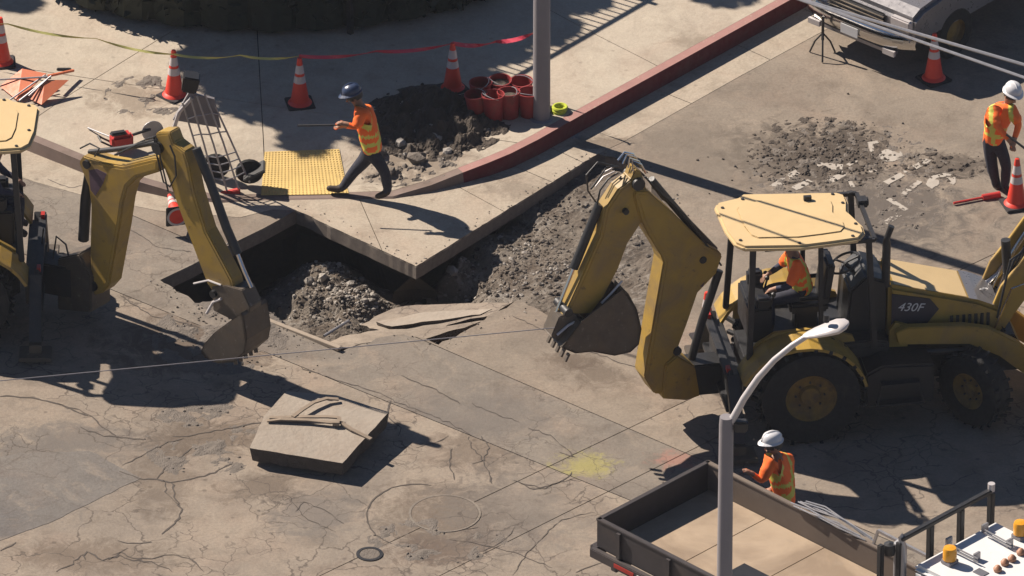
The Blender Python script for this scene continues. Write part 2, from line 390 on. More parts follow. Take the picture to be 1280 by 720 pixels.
KTOP = offset(KERB, .03); KBACK = offset(KERB, .17)
FAR = [Vector((90, 150, 0)), Vector((-90, 150, 0))]

# ------------------------------------------------------------------ setting
big = 400
vs, fs = sheet([(-big,-big),(big,-big),(big,big),(-big,big)], [[(p.x,p.y) for p in HOLE]], z=-.035)
g = MB().add(vs, fs).build('ground', m_road2); tag(g, kind='structure')

def bisect_cells(vs, fs, lines, gap):
    """cut the sheet along lines (point, direction), drop a strip of width gap, return groups of faces by cell"""
    bm = bmesh.new(); bv = [bm.verts.new(p) for p in vs]
    for f in fs:
        try: bm.faces.new([bv[i] for i in f])
        except ValueError: pass
    ns = []
    for p, d in lines:
        d = Vector((d[0], d[1], 0)).normalized(); n = Vector((-d.y, d.x, 0)); p = Vector((p[0], p[1], 0)); ns.append((p, n))
        for s_ in (-gap/2, gap/2):
            bmesh.ops.bisect_plane(bm, geom=bm.verts[:]+bm.edges[:]+bm.faces[:], plane_co=p+n*s_, plane_no=n, dist=1e-5)
    cells = {}
    for f in bm.faces:
        c = f.calc_center_median(); key = []; bad = False
        for p, n in ns:
            s_ = (Vector((c.x, c.y, 0))-p).dot(n)
            if abs(s_) < gap/2: bad = True
            key.append(s_ > 0)
        if not bad: cells.setdefault(tuple(key), []).append([v.co.copy() for v in f.verts])
    bm.free(); return cells
def cell_objects(cells, name, mat_of, parent, thick=.04):
    for k, polys in cells.items():
        m = MB(); idx = {}
        vs = []; fs = []
        for poly in polys:
            f = []
            for p in poly:
                q = (round(p.x,4), round(p.y,4), round(p.z,4))
                if q not in idx: idx[q] = len(vs); vs.append(q)
                f.append(idx[q])
            if len(set(f)) > 2: fs.append(f)
        # rim going down
        cnt = {}
        for f in fs:
            for a, b in zip(f, f[1:]+f[:1]): cnt[(a,b)] = cnt.get((a,b),0)+1
        bnd = [(a,b) for (a,b) in cnt if (b,a) not in cnt]
        lo = {}
        for a, b in bnd:
            for q in (a,b):
                if q not in lo: lo[q] = len(vs); vs.append((vs[q][0], vs[q][1], vs[q][2]-thick))
        fs += [(b, a, lo[a], lo[b]) for a, b in bnd]
        me = bpy.data.meshes.new(name); me.from_pydata(vs, [], fs); me.materials.append(mat_of(k)); me.update()
        o = bpy.data.objects.new(name, me); COL.objects.link(o); o.parent = parent

A = (G(900,595)-G(550,432)).normalized()      # along the lower right street
B = (G(1000,15)-G(700,170)).normalized()      # along the upper right street
# road sheet: everything on the street side of the gutter, out to 25 m
RO = [(-34,-24),(40,-24),(40,40)] + [(p.x,p.y) for p in reversed(GOUT[:]) if abs(p.x) < 34 and p.y < 39]
hole_road = [(p.x,p.y) for p in HOLE]
# the two polygons share the gutter edge, so walk round: street boundary without the hole is one outline with a notch
gl = [p for p in GOUT if abs(p.x) < 34 and p.y < 39]
i0 = gidx((370,263)); i2 = gidx((748,192))
left = [GOUT[i] for i in range(0, i0)]; right = [GOUT[i] for i in range(i2+1, len(GOUT))]
notch = [HOLE[(0-k) % len(HOLE)] for k in range(0, len(HOLE)-hidx((748,192))+1)]  # from the corner round the pit, street side, to the kerb end
outline = [(p.x,p.y) for p in left] + [(p.x,p.y) for p in notch] + [(p.x,p.y) for p in right] + [(60,-30),(-60,-30)]
vs, fs = sheet(outline, [], z=0)
L = [(G(590,545), G(760,613)-G(430,479)), (G(640,473), G(850,563)-G(545,432)), (G(-60,420), G(40,370)-G(-60,420)), (G(795,531), G(862,499)-G(795,531)),
     (G(745,622), G(795,597)-G(745,622)), (G(1130,345), G(1280,300)-G(1130,345))]
cells = bisect_cells(vs, fs, L[:2]+L[3:5], .014)
road = thing('road', None, None); tag(road, kind='structure')
def road_m(k): return m_dark_lane if (k[0] and not k[1]) else (m_road if not k[0] else m_road2 if k[2] else m_road)
cell_objects(cells, 'road_panel', road_m, road, .03)
base = MB(); vs, fs = sheet(outline, [], z=-.02); base.add(vs, fs); tag(base.build('road_bed', m_joint), kind='structure')

# gutter sections
gut = thing('gutter', None, None); tag(gut, kind='structure')
def poly_between(aa, bb): return [(p.x,p.y) for p in aa]+[(p.x,p.y) for p in reversed(bb)]
gpoly = poly_between(GOUT, KERB)
vs, fs = sheet(gpoly, [], z=.004)
gl_lines = [(G(*p), G(q[0],q[1])-G(*p)) for p, q in (((655,213),(690,228)),((700,190),(728,203)),((577,236),(625,262)),((450,250),(478,314)),((820,112),(860,128)),((930,60),(965,76)),((1010,14),(1050,32)),((150,232),(140,256)))]
cell_objects(bisect_cells(vs, fs, gl_lines, .012), 'gutter_slab', lambda k: m_gutter, gut, .03)

# excavation walls
wl = MB(); k = len(HOLE)
WS = -1 if sum(HOLE[j-1].x*HOLE[j].y-HOLE[j].x*HOLE[j-1].y for j in range(k)) > 0 else 1
if WS < 0: WS = -1
for i in range(k):
    a, b = HOLE[i], HOLE[(i+1) % k]; n = max(1, int((b-a).length/.12))
    for j in range(n):
        p = a.lerp(b, j/n); q = a.lerp(b, (j+1)/n)
        def jit(t_, z): 
            o_ = .05*noise.noise(Vector((t_.x*3, t_.y*3, z*3))); c_ = Vector((0,0,0)); return Vector((t_.x+o_, t_.y+o_, z))
        zs = [0, -.2, -.22, -.6, -1.1, -1.75]
        for z0, z1 in zip(zs, zs[1:]):
            def P(t_, z):
                if z >= -.2: return Vector((t_.x, t_.y, z))
                q_ = jit(t_, z); dd = .55 if i < hidx((748,192)) or i > hidx((330,400)) else .05
                dd = min(dd, .1+.9*max(0, -.2-z)) if dd > .1 else dd
                ia = i if (t_-a).length < (t_-b).length else (i+1) % k
                e0 = HOLE[ia]-HOLE[ia-1]; e1 = HOLE[(ia+1) % k]-HOLE[ia]; n_ = Vector((e0.y,-e0.x,0)).normalized()+Vector((e1.y,-e1.x,0)).normalized(); n_.normalize()
                return q_-n_*dd*WS
            wl.add([P(p,z0), P(q,z0), P(q,z1), P(p,z1)], [(0,1,2,3)])
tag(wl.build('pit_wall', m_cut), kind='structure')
# excavation floor
CT = [(415,340,-.5),(452,362,-.55),(385,365,-.62),(430,375,-.6),(478,375,-.85),(415,396,-.8),(350,385,-.75),(300,335,-1.5),(370,305,-1.6),(440,330,-1.4),(490,355,-1.6),(540,368,-1.5),(550,350,-1.3),(515,385,-1.2),
      (240,355,-1.5),(290,385,-1.3),(340,400,-.9),(574,322,-.28),(565,340,-.42),(600,350,-.3),(640,366,-.2),(620,310,-.24),(680,262,-.2),(722,226,-.16),(700,340,-.12),(760,400,-.1),(780,300,-.1),(830,330,-.09),(650,300,-.28),(700,300,-.22),
      (775,240,-.12),(566,372,-.9),(596,382,-.7),(560,392,-.9),(480,410,-.8),(640,335,-.22),(740,260,-.15),(790,345,-.2),(735,330,-.2),(680,375,-.1),(600,300,-.3),(560,318,-.7),(785,425,-.06)]
CTW = [(G(*c), c[2]) for c in CT]
def pit_h(x, y):
    sw = sz = 0
    for p, z in CTW:
        d2 = (p.x-x)**2+(p.y-y)**2+1e-3; w_ = 1/d2**1.9; sw += w_; sz += w_*z
    h = sz/sw
    q = Vector((x, y, 0))
    w_ = 1 if h < -.4 else .45
    h += w_*(.07*noise.fractal(q*2.1, 1, 2, 5) + .03*noise.noise(q*11))+.016*noise.noise(q*23)
    return min(h, -.045)
hx = [p.x for p in HOLE]; hy = [p.y for p in HOLE]
st = .05; nx = int((max(hx)-min(hx)+.6)/st); ny = int((max(hy)-min(hy)+.6)/st)
vs = []; 
for j in range(ny+1):
    for i in range(nx+1):
        x = min(hx)-.3+i*st; y = min(hy)-.3+j*st; vs.append((x, y, pit_h(x, y)))
HO = [(p.x,p.y) for p in offset(HOLE+[HOLE[0]], .35)]
fs = []
for j in range(ny):
    for i in range(nx):
        a = j*(nx+1)+i; c = vs[a]
        if inside(c, HO) or inside(c, hole_road): fs.append((a, a+1, a+nx+2, a+nx+1))
e = MB().add(vs, fs).build('excavated_earth', m_earth); tag(e, kind='structure')

def rock(mb, c, r, mi=0, flat=.7, seg=1):
    """irregular stone, 8..20 faces"""
    ph = (1+5**.5)/2
    ico = [(-1,ph,0),(1,ph,0),(-1,-ph,0),(1,-ph,0),(0,-1,ph),(0,1,ph),(0,-1,-ph),(0,1,-ph),(ph,0,-1),(ph,0,1),(-ph,0,-1),(-ph,0,1)]
    fi = [(0,11,5),(0,5,1),(0,1,7),(0,7,10),(0,10,11),(1,5,9),(5,11,4),(11,10,2),(10,7,6),(7,1,8),(3,9,4),(3,4,2),(3,2,6),(3,6,8),(3,8,9),(4,9,5),(2,4,11),(6,2,10),(8,6,7),(9,8,1)]
    rot = Matrix.Rotation(random.uniform(0,6.28), 3, 'Z') @ Matrix.Rotation(random.uniform(-.5,.5), 3, 'X')
    sx, sy = random.uniform(.7,1.2), random.uniform(.6,1)
    vs = []
    for p in ico:
        q = Vector(p).normalized()*r*random.uniform(.75,1.2); q = Vector((q.x*sx, q.y*sy, q.z*flat)); vs.append(Vector(c)+rot@q)
    mb.add(vs, fi, mi)
# gravel and rubble
gv = MB()
def scatter(mb, px, py, spread, n, r0, r1, mats, zf, aniso=1):
    for _ in range(n):
        x = random.gauss(0, spread); y = random.gauss(0, spread*aniso)
        c = G(px, py, 0) if isinstance(px, (int, float)) else px
        X, Y = c.x+x, c.y+y
        z = zf(X, Y)
        if z is None: continue
        rock(mb, (X, Y, z+r0*.3), r0+(r1*.85-r0)*random.random()**4, random.choice(mats))
def zpit(x, y): return pit_h(x, y) if inside((x,y), hole_road) else None
for (px, py, z, sp, n, ms) in ((452,362,-.55,.3,500,[0,1,1]),(650,330,-.25,.6,500,[1,1,2]),(425,350,-.5,.38,520,[0,0,1,2]),(465,370,-.6,.25,260,[0,0,1]),(395,385,-.7,.35,180,[1,2]),(574,325,-.3,.16,160,[0,0,1]),(590,300,-.3,.22,160,[0,1]),(640,290,-.28,.5,260,[1,2]),
                              (700,260,-.2,.4,170,[1,2]),(640,350,-.2,.5,260,[1,2,0]),(720,330,-.2,.6,240,[1,2]),(740,390,-.1,.35,120,[1,2]),(660,310,-.25,.12,50,[0]),(700,345,-.2,.12,50,[0]),(620,360,-.3,.2,60,[0,1])):
    scatter(gv, G(px,py,z), 0, sp, n, .012, .06 if n > 200 else .045, ms, zpit)
tag(gv.build('rubble', [m_chunk, m_mudl, m_mud]), 'loose pale gravel and rubble heaped in the open pit', 'rubble', kind='stuff')
for i, (px, py, z, r) in enumerate(((404,345,-.5,.09),(438,352,-.5,.08),(452,340,-.6,.07),(470,362,-.65,.07),(566,335,-.35,.1),(578,318,-.3,.09),(600,290,-.3,.08),(386,352,-.6,.08),(424,330,-.5,.07))):
    p = G(px,py,z); mb = MB(); rock(mb, (0,0,0), r, 0, .8)
    o = mb.build('concrete_chunk', m_chunk); o.location = (p.x, p.y, pit_h(p.x,p.y)+r*.35)
    big_ = ['at the left foot of the gravel heap in the pit' , 'on the middle of the gravel heap in the pit', 'on the right shoulder of the gravel heap in the pit', 'on the lower right slope of the gravel heap in the pit',
            'at the left tip of the dug earth by the gutter corner', 'just below the gutter corner on the dug earth', 'against the gutter edge right of its corner', 'on the left slope of the gravel heap in the pit', 'on the top of the gravel heap in the pit'][i]
    tag(o, 'pale broken concrete lump '+big_, 'concrete chunk', 'concrete lumps in the excavation')

# slabs sagging into the pit
def slab_obj(name, top, thick, label, mat=m_slab, cat='concrete slab', jag=.02):
    """top: list of 3D corner points; extruded down along the plane normal with a rough broken rim"""
    pts = []
    for a, b in zip(top, top[1:]+top[:1]):
        n = max(1, int((b-a).length/.12))
        for j in range(n):
            p = a.lerp(b, j/n)
            if j: p = p+Vector((random.uniform(-jag,jag), random.uniform(-jag,jag), 0))
            pts.append(p)
    c = sum(pts, Vector())/len(pts)
    nrm = Vector((0,0,0))
    for a, b in zip(pts, pts[1:]+pts[:1]): nrm += (a-c).cross(b-c)
    nrm.normalize()
    if nrm.z < 0: nrm = -nrm
    m = MB(); k = len(pts)
    low = [p-nrm*thick+(c-p)*random.uniform(0,.05) for p in pts]
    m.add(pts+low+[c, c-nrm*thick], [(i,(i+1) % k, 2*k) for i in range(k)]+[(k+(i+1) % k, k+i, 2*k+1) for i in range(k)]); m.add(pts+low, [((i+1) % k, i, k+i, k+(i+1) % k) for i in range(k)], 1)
    o = m.build(name, [mat, m_broke_shade], loc=(c.x,c.y,c.z-thick)); return tag(o, label, cat)
def T(px, py, z): return G(px, py, z)
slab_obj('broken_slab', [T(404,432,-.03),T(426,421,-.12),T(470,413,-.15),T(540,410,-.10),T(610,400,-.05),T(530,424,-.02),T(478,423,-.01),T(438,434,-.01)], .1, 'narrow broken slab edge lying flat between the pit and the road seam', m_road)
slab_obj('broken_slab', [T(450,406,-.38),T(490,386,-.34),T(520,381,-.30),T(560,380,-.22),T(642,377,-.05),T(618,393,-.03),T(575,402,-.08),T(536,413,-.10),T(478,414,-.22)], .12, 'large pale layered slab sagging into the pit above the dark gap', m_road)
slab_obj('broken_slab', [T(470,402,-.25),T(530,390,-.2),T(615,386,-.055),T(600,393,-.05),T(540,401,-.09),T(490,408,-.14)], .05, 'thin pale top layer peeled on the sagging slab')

# big slab lying on the road
st_ = [T(340,492,.33),T(486,517,.31),T(430,580,.24),T(312,562,.24)]
slb = [T(358,489,.30),T(420,494,.32),T(486,515,.33),T(428,579,.26),T(312,560,.26),T(330,520,.29)]
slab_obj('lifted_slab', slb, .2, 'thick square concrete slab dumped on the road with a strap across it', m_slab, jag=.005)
sp_ = MB()
for L_ in ([(334,526,.31),(350,524,.335),(385,525,.345),(412,528,.35),(424,527,.355),(424,522,.36),(410,521,.36),(380,521,.35),(340,522,.33)],[(366,521,.355),(378,512,.37),(392,503,.385),(408,498,.38),(422,499,.36)],[(426,528,.34),(440,537,.325),(462,548,.30)]):
    P_ = [T(*q) for q in L_]; 
    for a_, b_ in zip(P_, P_[1:]): sp_.bar(a_, b_+(b_-a_)*.08, .055, .018)
sp_.box(T(420,529,.35), (.09,.06,.05))
tag(sp_.build('lifting_strap', m_strap), 'flattened tan lifting strap lying across the dumped slab', 'strap')

# kerb
kb = MB(); K = len(KERB)
for i in range(K-1):
    for (P, zp), (Q, zq), mi in (((KERB, 0),(KTOP, 1), 0),((KTOP, 1),(KBACK, 1), 1)):
        ha, hb = KERB_H[i], KERB_H[i+1]; n = 6
        for j in range(n):
            s0, s1 = j/n, (j+1)/n
            def pt(path, zt, s_): 
                q = path[i].lerp(path[i+1], s_); return (q.x, q.y, (ha+(hb-ha)*s_)*zt + (.002 if zt == 0 else 0))
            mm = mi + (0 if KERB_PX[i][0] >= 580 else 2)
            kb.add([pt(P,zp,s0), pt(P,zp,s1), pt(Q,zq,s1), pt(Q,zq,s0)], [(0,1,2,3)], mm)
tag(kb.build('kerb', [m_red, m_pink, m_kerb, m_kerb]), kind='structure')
# pavement
KB2 = [(p, h) for p, h in zip(offset(KERB, .175), KERB_H)]
def walk_h(x, y):
    sw = sh = 0; 
    best = None
    for i in range(K-1):
        a, b = KERB[i], KERB[i+1]; ab = Vector((b.x-a.x, b.y-a.y)); ap = Vector((x-a.x, y-a.y)); t_ = max(0, min(1, ap.dot(ab)/ab.dot(ab)))
        d = (ap-ab*t_).length; h = KERB_H[i]+(KERB_H[i+1]-KERB_H[i])*t_
        if best is None or d < best[0]: best = (d, h)
    d, h = best
    k = max(0, min(1, (d-.2)/1.3)); k = k*k*(3-2*k)
    return h+(.21-h)*k - .002
wo = [(p[0].x, p[0].y) for p in KB2]+[(q.x,q.y) for q in FAR]
near = GP([(-200,260),(1100,260),(1100,-120),(-200,-120)])
vs, fs = sheet(wo, [], grid=.3, hf=walk_h, gb=[(p.x,p.y) for p in near])
WL = [(G(200,65), G(118,116)-G(200,65)), (G(95,112), G(240,134)-G(95,112)), (G(560,30), G(640,-12)-G(560,30)), (G(770,150), G(800,90)-G(745,140)), (G(330,200), G(322,60)-G(330,200)), (G(820,100), G(790,84)-G(820,100)), (G(655,185), G(560,150)-G(655,185))]
walk = thing('pavement', None, None); tag(walk, kind='structure')
cell_objects(bisect_cells(vs, fs, [WL[0],WL[1],WL[4],WL[5]], .012), 'paving_slab', lambda k: m_walk, walk, .03)
wb = MB(); wb.add([(x,y,z-.02) for x,y,z in vs], fs); tag(wb.build('pavement_bed', m_joint), kind='structure')
# yellow tactile pad with raised domes
pad = thing('tactile_pad', None, None); tag(pad, kind='structure')
pc = [G(331,203),G(424,200),G(436,244),G(326,246)]
pm = MB(); PADZ = lambda x, y: walk_h(x, y)+.012
n = 8; gvs = []
for j in range(n+1):
    for i in range(n+1):
        p = pc[0].lerp(pc[1], i/n).lerp(pc[3].lerp(pc[2], i/n), j/n); gvs.append((p.x,p.y,PADZ(p.x,p.y)))
pm.add(gvs, [(j*(n+1)+i, j*(n+1)+i+1, (j+1)*(n+1)+i+1, (j+1)*(n+1)+i) for j in range(n) for i in range(n)])
pm.build('pad_plate', m_yel, pad)
dm = MB()
for i in range(24):
    for j in range(22):
        p = pc[0].lerp(pc[1], (i+.5)/24).lerp(pc[3].lerp(pc[2], (i+.5)/24), (j+.5)/22); z = PADZ(p.x,p.y)
        dm.lathe([(.014,0),(.011,.007),(0,.008)], (p.x,p.y,z-.001), n=6)
d_ = dm.build('pad_domes', m_yel, pad); d_['kind'] = 'stuff'

# road markings
pt_ = MB()
def ZB(x, y): return 900+x/3.765, 150+y/3.765
ZL = [0]
def flake(mb, x, y, s_, z=.006):
    n_ = noise.noise(Vector((x*4, y*4, 1)))+.5*noise.noise(Vector((x*15, y*15, 5)))+.25*noise.noise(Vector((x*37, y*37, 2)))
    z += .0005*(ZL[0] % 9)-.003
    if n_ < .16: mb.add([(x,y,z),(x+s_,y,z),(x+s_,y+s_,z),(x,y+s_,z)], [(0,1,2,3)])
def stroke(a, b, wd, mb, z=.006):
    ZL[0] += 1
    a = G(*ZB(*a)); b = G(*ZB(*b)); d = (b-a).normalized(); n = Vector((-d.y,d.x,0)); L_ = (b-a).length; wd *= 1.15; s_ = .012
    x0, x1 = min(a.x,b.x)-wd, max(a.x,b.x)+wd; y0, y1 = min(a.y,b.y)-wd, max(a.y,b.y)+wd
    for i in range(int((x1-x0)/s_)):
        for j in range(int((y1-y0)/s_)):
            x, y = x0+i*s_, y0+j*s_; q = Vector((x,y,0))-a; u = q.dot(d); v = q.dot(n)
            if 0 < u < L_ and abs(v) < wd/2: flake(mb, x, y, s_)
for a, b, wd in (((200,345),(370,240),.10),((345,325),(425,288),.10),((455,215),(575,225),.14),((515,290),(620,232),.10),((705,108),(722,200),.06),((700,112),(742,105),.06),((778,300),(980,190),.09),((860,352),(940,290),.07),((790,372),(875,425),.07),((775,488),(840,445),.08),((600,215),(640,190),.06),((700,245),(735,240),.06),((610,290),(625,320),.05)):
    stroke(a, b, wd, pt_)
def ell(cx, cy, rx, ry, mb, inner=0, rot=-.4, a0=0, a1=6.283):
    ZL[0] += 1
    c = G(*ZB(cx,cy)); X, Y = rx/3.765/PPM, ry/3.765/PPM*2; s_ = .012; m_ = max(X, Y); ang = -.5
    for i in range(int(2*m_/s_)):
        for j in range(int(2*m_/s_)):
            u, v = -m_+i*s_, -m_+j*s_; p_ = (u*math.cos(ang)+v*math.sin(ang))/X; q_ = (-u*math.sin(ang)+v*math.cos(ang))/Y; r_ = math.hypot(p_, q_)
            if inner < r_ < 1 and (math.atan2(q_, p_) % 6.283) < a1: flake(mb, c.x+u, c.y+v, s_)
ell(800,168,56,32,pt_,.15); ell(1040,292,66,42,pt_,.55,a1=4.6); ell(1000,300,30,20,pt_,.1)
pm_ = pt_.build('road_marking', m_paint); tag(pm_, kind='structure')

# darker asphalt patch with its own edge, lower left
pp = GP([(-40,575),(40,566),(112,564),(176,598),(120,625),(60,654),(-40,690)])
pq = []
for a_, b_ in zip(pp, pp[1:]+pp[:1]):
    n = int((b_-a_).length/.08)
    for j in range(n): q = a_.lerp(b_, j/n); pq.append(q+Vector((.03*noise.noise(q*4),.04*noise.noise(q*5+Vector((9,0,0))),0)))
pp = pq
tag(MB().slab(pp, -.01, .004).build('asphalt_patch', m_patch), kind='structure')
pp = GP([(470,612),(500,600),(560,598),(620,610),(640,640),(600,662),(540,668),(480,655),(460,632)])
# manholes and traced cracks
def strip(mb, pts, wd, z=.005, jit=.02, step=.07):
    P = [G(*p) for p in pts]; path = []
    for a, b in zip(P, P[1:]):
        n = max(1, int((b-a).length/step))
        for i in range(n):
            q = a.lerp(b, i/n); path.append(q+Vector((random.uniform(-jit,jit), random.uniform(-jit,jit), 0)))
    path.append(P[-1]); vs = []
    for i, p in enumerate(path):
        d = (path[min(i+1,len(path)-1)]-path[max(i-1,0)]).normalized(); n = Vector((-d.y,d.x,0)); w_ = wd*random.uniform(.35,1.15)*(.4 if i in (0,len(path)-1) else 1)
        vs += [(p.x+n.x*w_/2, p.y+n.y*w_/2, z), (p.x-n.x*w_/2, p.y-n.y*w_/2, z)]
    mb.add(vs, [(2*i,2*i+1,2*i+3,2*i+2) for i in range(len(path)-1)])
ck = MB()
for pts, wd in (([(150,590),(172,598),(195,600),(215,603),(235,600),(262,593),(290,580)],.03),([(195,598),(205,588),(222,575),(240,560)],.022),([(152,582),(175,570),(205,555),(230,548)],.018),([(215,603),(220,625),(228,640),(218,655),(202,668)],.028),
    ([(205,600),(207,615),(225,632)],.02),([(105,700),(107,690),(130,700),(150,695),(165,700),(190,703),(215,715)],.028),([(140,695),(150,690),(165,698),(190,698),(215,693),(240,700),(255,715)],.022),([(145,675),(160,680),(190,678)],.022),([(105,692),(90,705),(70,715)],.02),([(135,700),(160,685)],.02),
    ([(0,688),(20,678)],.03),([(0,495),(40,497),(70,505),(110,520)],.03),([(70,505),(100,512),(125,530),(145,545)],.022),([(100,535),(130,545),(180,550)],.02),([(215,545),(235,545),(290,535),(330,528)],.026),
    ([(585,545),(590,560),(600,570),(610,590),(615,605)],.022),([(600,545),(612,560),(605,575),(590,580)],.02),([(565,560),(562,580),(568,600)],.018),([(640,600),(680,612),(705,600),(715,590)],.022),([(560,545),(540,555),(520,560)],.018),([(700,565),(720,572),(690,545),(660,535)],.02),([(652,605),(668,612),(720,598)],.018),
    ([(488,500),(485,520),(500,535),(498,545)],.022),([(435,479),(470,490),(500,505),(560,528),(590,545)],.018),([(375,459),(420,475),(440,482)],.02),([(745,640),(700,650),(660,690),(640,720)],.014),([(720,715),(790,690)],.02),([(500,470),(545,488),(575,505)],.022),([(590,505),(625,520),(650,528)],.02),
    ([(360,620),(385,650),(420,665)],.015),([(370,640),(380,628),(410,640),(430,655)],.015),([(560,675),(600,680),(640,690),(690,710)],.014),([(150,370),(190,395),(215,400),(250,410)],.018),([(60,225),(85,235),(105,232)],.016),([(160,285),(200,310),(240,315)],.014),([(20,460),(60,463),(110,468)],.012),
    ([(640,395),(690,418),(740,440),(820,470)],.014),([(1150,345),(1180,338),(1220,328)],.008)):
    strip(ck, pts, wd)
def arc(mb, cx, cy, rx, ry, a0, a1, wd):
    strip(mb, [(cx+rx*math.cos(R(a)), cy+ry*math.sin(R(a))) for a in range(a0, a1, 12)], wd, jit=.006)
arc(ck, 520,645,62,40,120,300,.022); arc(ck, 575,640,46,22,60,260,.02); arc(ck, 555,650,90,46,10,80,.012)
c_ = ck.build('road_crack', m_tar); c_['kind'] = 'structure'
# small iron valve cover
p = G(462,693)
mh = thing('valve_cover', 'small round iron valve cover in the road near the bottom edge', 'valve cover', (p.x,p.y,0))
MB().lathe([(.17,-.01),(.17,.012),(.13,.014),(.13,0)], n=28).build('rim', m_blk, mh, smooth=True)
MB().lathe([(.128,.0),(.128,.008),(.10,.010),(0,.006)], n=28).build('lid', m_mudl, mh, smooth=True)
p = G(556,642)
mh = thing('manhole_cover', 'large round manhole cover half buried under dusty concrete', 'manhole cover', (p.x,p.y,0))
MB().lathe([(.46,-.01),(.46,.008),(.43,.008),(.43,.003)], n=36).build('rim', m_dark_lane, mh)
MB().lathe([(.425,.0),(.425,.006),(.3,.008),(0,.007)], n=36).build('lid', m_road, mh)

# spoil: mounds whose surface rises out of the ground only where there is dirt
def spoil(name, px0, px1, thr, amp, mats, zf, label, freq=3., st=.035, shape=None, seed=0, cat='dirt'):
    c0 = G(*px0); c1 = G(*px1); x0, x1 = sorted((c0.x,c1.x)); y0, y1 = sorted((c0.y,c1.y)); nx = int((x1-x0)/st); ny = int((y1-y0)/st); vs = []; keep = []
    for j in range(ny+1):
        for i in range(nx+1):
            x = x0+i*st; y = y0+j*st; u = (x-x0)/(x1-x0)*2-1; v_ = (y-y0)/(y1-y0)*2-1
            e_ = max(0, 1-(u*u+v_*v_)) if shape is None else shape(x, y)
            q = Vector((x+seed, y, seed)); n_ = noise.fractal(q*freq, .8, 2.1, 6)*.5+.5
            h = (e_**.6)*(n_-thr)*amp + (e_**1.5)*amp*.35*(1 if shape is None and amp > .2 else 0)
            if e_ <= 0: h = -.05
            vs.append((x, y, zf(x,y)+h+.003*noise.noise(q*30))); keep.append(h > -.004)
    fs = [(j*(nx+1)+i, j*(nx+1)+i+1, (j+1)*(nx+1)+i+1, (j+1)*(nx+1)+i) for j in range(ny) for i in range(nx) if any(keep[a] for a in (j*(nx+1)+i, j*(nx+1)+i+1, (j+1)*(nx+1)+i+1, (j+1)*(nx+1)+i))]
    mb = MB().add(vs, fs)
    for _ in range(int(nx*ny*.03)):
        a = random.randrange(len(vs))
        if keep[a] and vs[a][2]-zf(*vs[a][:2]) > -.002: rock(mb, vs[a], random.uniform(.008,.03), 0)
    return tag(mb.build(name, mats), label, cat, kind='stuff')
zr = lambda x, y: 0.0
spoil('spilled_dirt', (930,150),(1200,310), .63, .05, m_mudl, zr, 'thin grey brown dirt scattered over the white road markings', freq=6, seed=3, st=.022)
spoil('mud_clods', (930,145),(1120,240), .58, .10, m_mud, zr, 'dark muddy clods strewn above the white road markings', freq=8, seed=9, st=.022)
spoil('mud_clods', (1120,190),(1240,225), .58, .12, m_mud, zr, 'small dark clods near the boots of the worker at right', freq=9, seed=14, st=.022)
spoil('spoil_heap', (450,122),(640,214), .46, .34, m_mud, walk_h, 'heap of dark broken earth on the pavement beside the walking worker', freq=5.2, seed=21, st=.025)
spoil('spoil_heap', (440,185),(575,238), .54, .2, m_mudl, walk_h, 'low spread of pale crumbled earth by the kerb ramp', freq=7, seed=33, st=.025)
spoil('mud_clods', (130,110),(235,165), .6, .12, m_mudl, walk_h, 'scattered soil crumbs on the pavement at the left', freq=3.2, seed=41)
spoil('mud_clods', (455,645),(635,705), .58, .07, m_mudl, zr, 'crumbled asphalt bits beside the small valve cover', freq=2.6, seed=52)
spoil('mud_clods', (180,500),(330,600), .6, .06, m_mudl, zr, 'crumbled road surface left of the dumped slab', freq=2.5, seed=57)
spoil('spilled_dirt', (190,375),(360,470), .45, .10, m_mudl, zr, 'grey spoil crumbs around the left excavator bucket', freq=2.6, seed=63)
for i in range(6):
    p0 = ((470,205),(500,196),(520,212),(545,190),(488,224),(560,206))[i]
    p = G(*p0); mb = MB(); rock(mb, (0,0,0), (.14,.12,.15,.11,.1,.09)[i], 0, .5)
    o = mb.build('broken_piece', m_chunk if i % 2 else m_mudl); o.location = (p.x, p.y, walk_h(p.x,p.y)+.05)
    tag(o, 'rough grey pavement fragment on the spoil '+('behind the walking worker\'s knee','at the middle of the spoil','below the dark heap','at the top right of the spoil','nearest the kerb ramp','at the right end of the spoil')[i], 'rubble', 'pavement fragments on the spoil')
cl = MB()
for _ in range(260):
    q = G(random.gauss(545,34), random.gauss(168,18)); z = walk_h(q.x,q.y); rock(cl, (q.x,q.y,z+.02), random.uniform(.012,.06)*random.random()+.01, random.choice([0,0,1,2]))
for _ in range(240):
    q = G(random.gauss(1040,55), random.gauss(205,22)); rock(cl, (q.x,q.y,.005), random.uniform(.006,.03), random.choice([0,0,1]))
for _ in range(200):
    q = G(random.gauss(290,50), random.gauss(420,22)); rock(cl, (q.x,q.y,.004), random.uniform(.006,.022), random.choice([0,1,1])) if not inside((q.x,q.y), hole_road) else None
for _ in range(420):
    q = random.choice(HOLE)+Vector((random.gauss(0,.12), random.gauss(0,.12), 0))
    if not inside((q.x,q.y), hole_road): rock(cl, (q.x,q.y,.006), random.uniform(.004,.02), random.choice([1,1,2]))
tag(cl.build('loose_clods', [m_mud, m_mudl, m_chunk]), 'loose clods and stone crumbs thrown around the dig and its spoil', 'clods', kind='stuff')
# plank across the pit edge
pl = MB(); pl.bar(T(332,400,-.02), T(425,436,.04), .07, .05); tag(pl.build('timber_plank', m_wood, bevel=.004), 'long grey timber laid over the near rim of the pit', 'plank')
pl = MB(); pl.tube([T(405,420,-.3), T(436,401,-.3)], .02); tag(pl.build('pipe_stub', m_steel), 'short thin pipe sticking out of the pit floor', 'pipe')

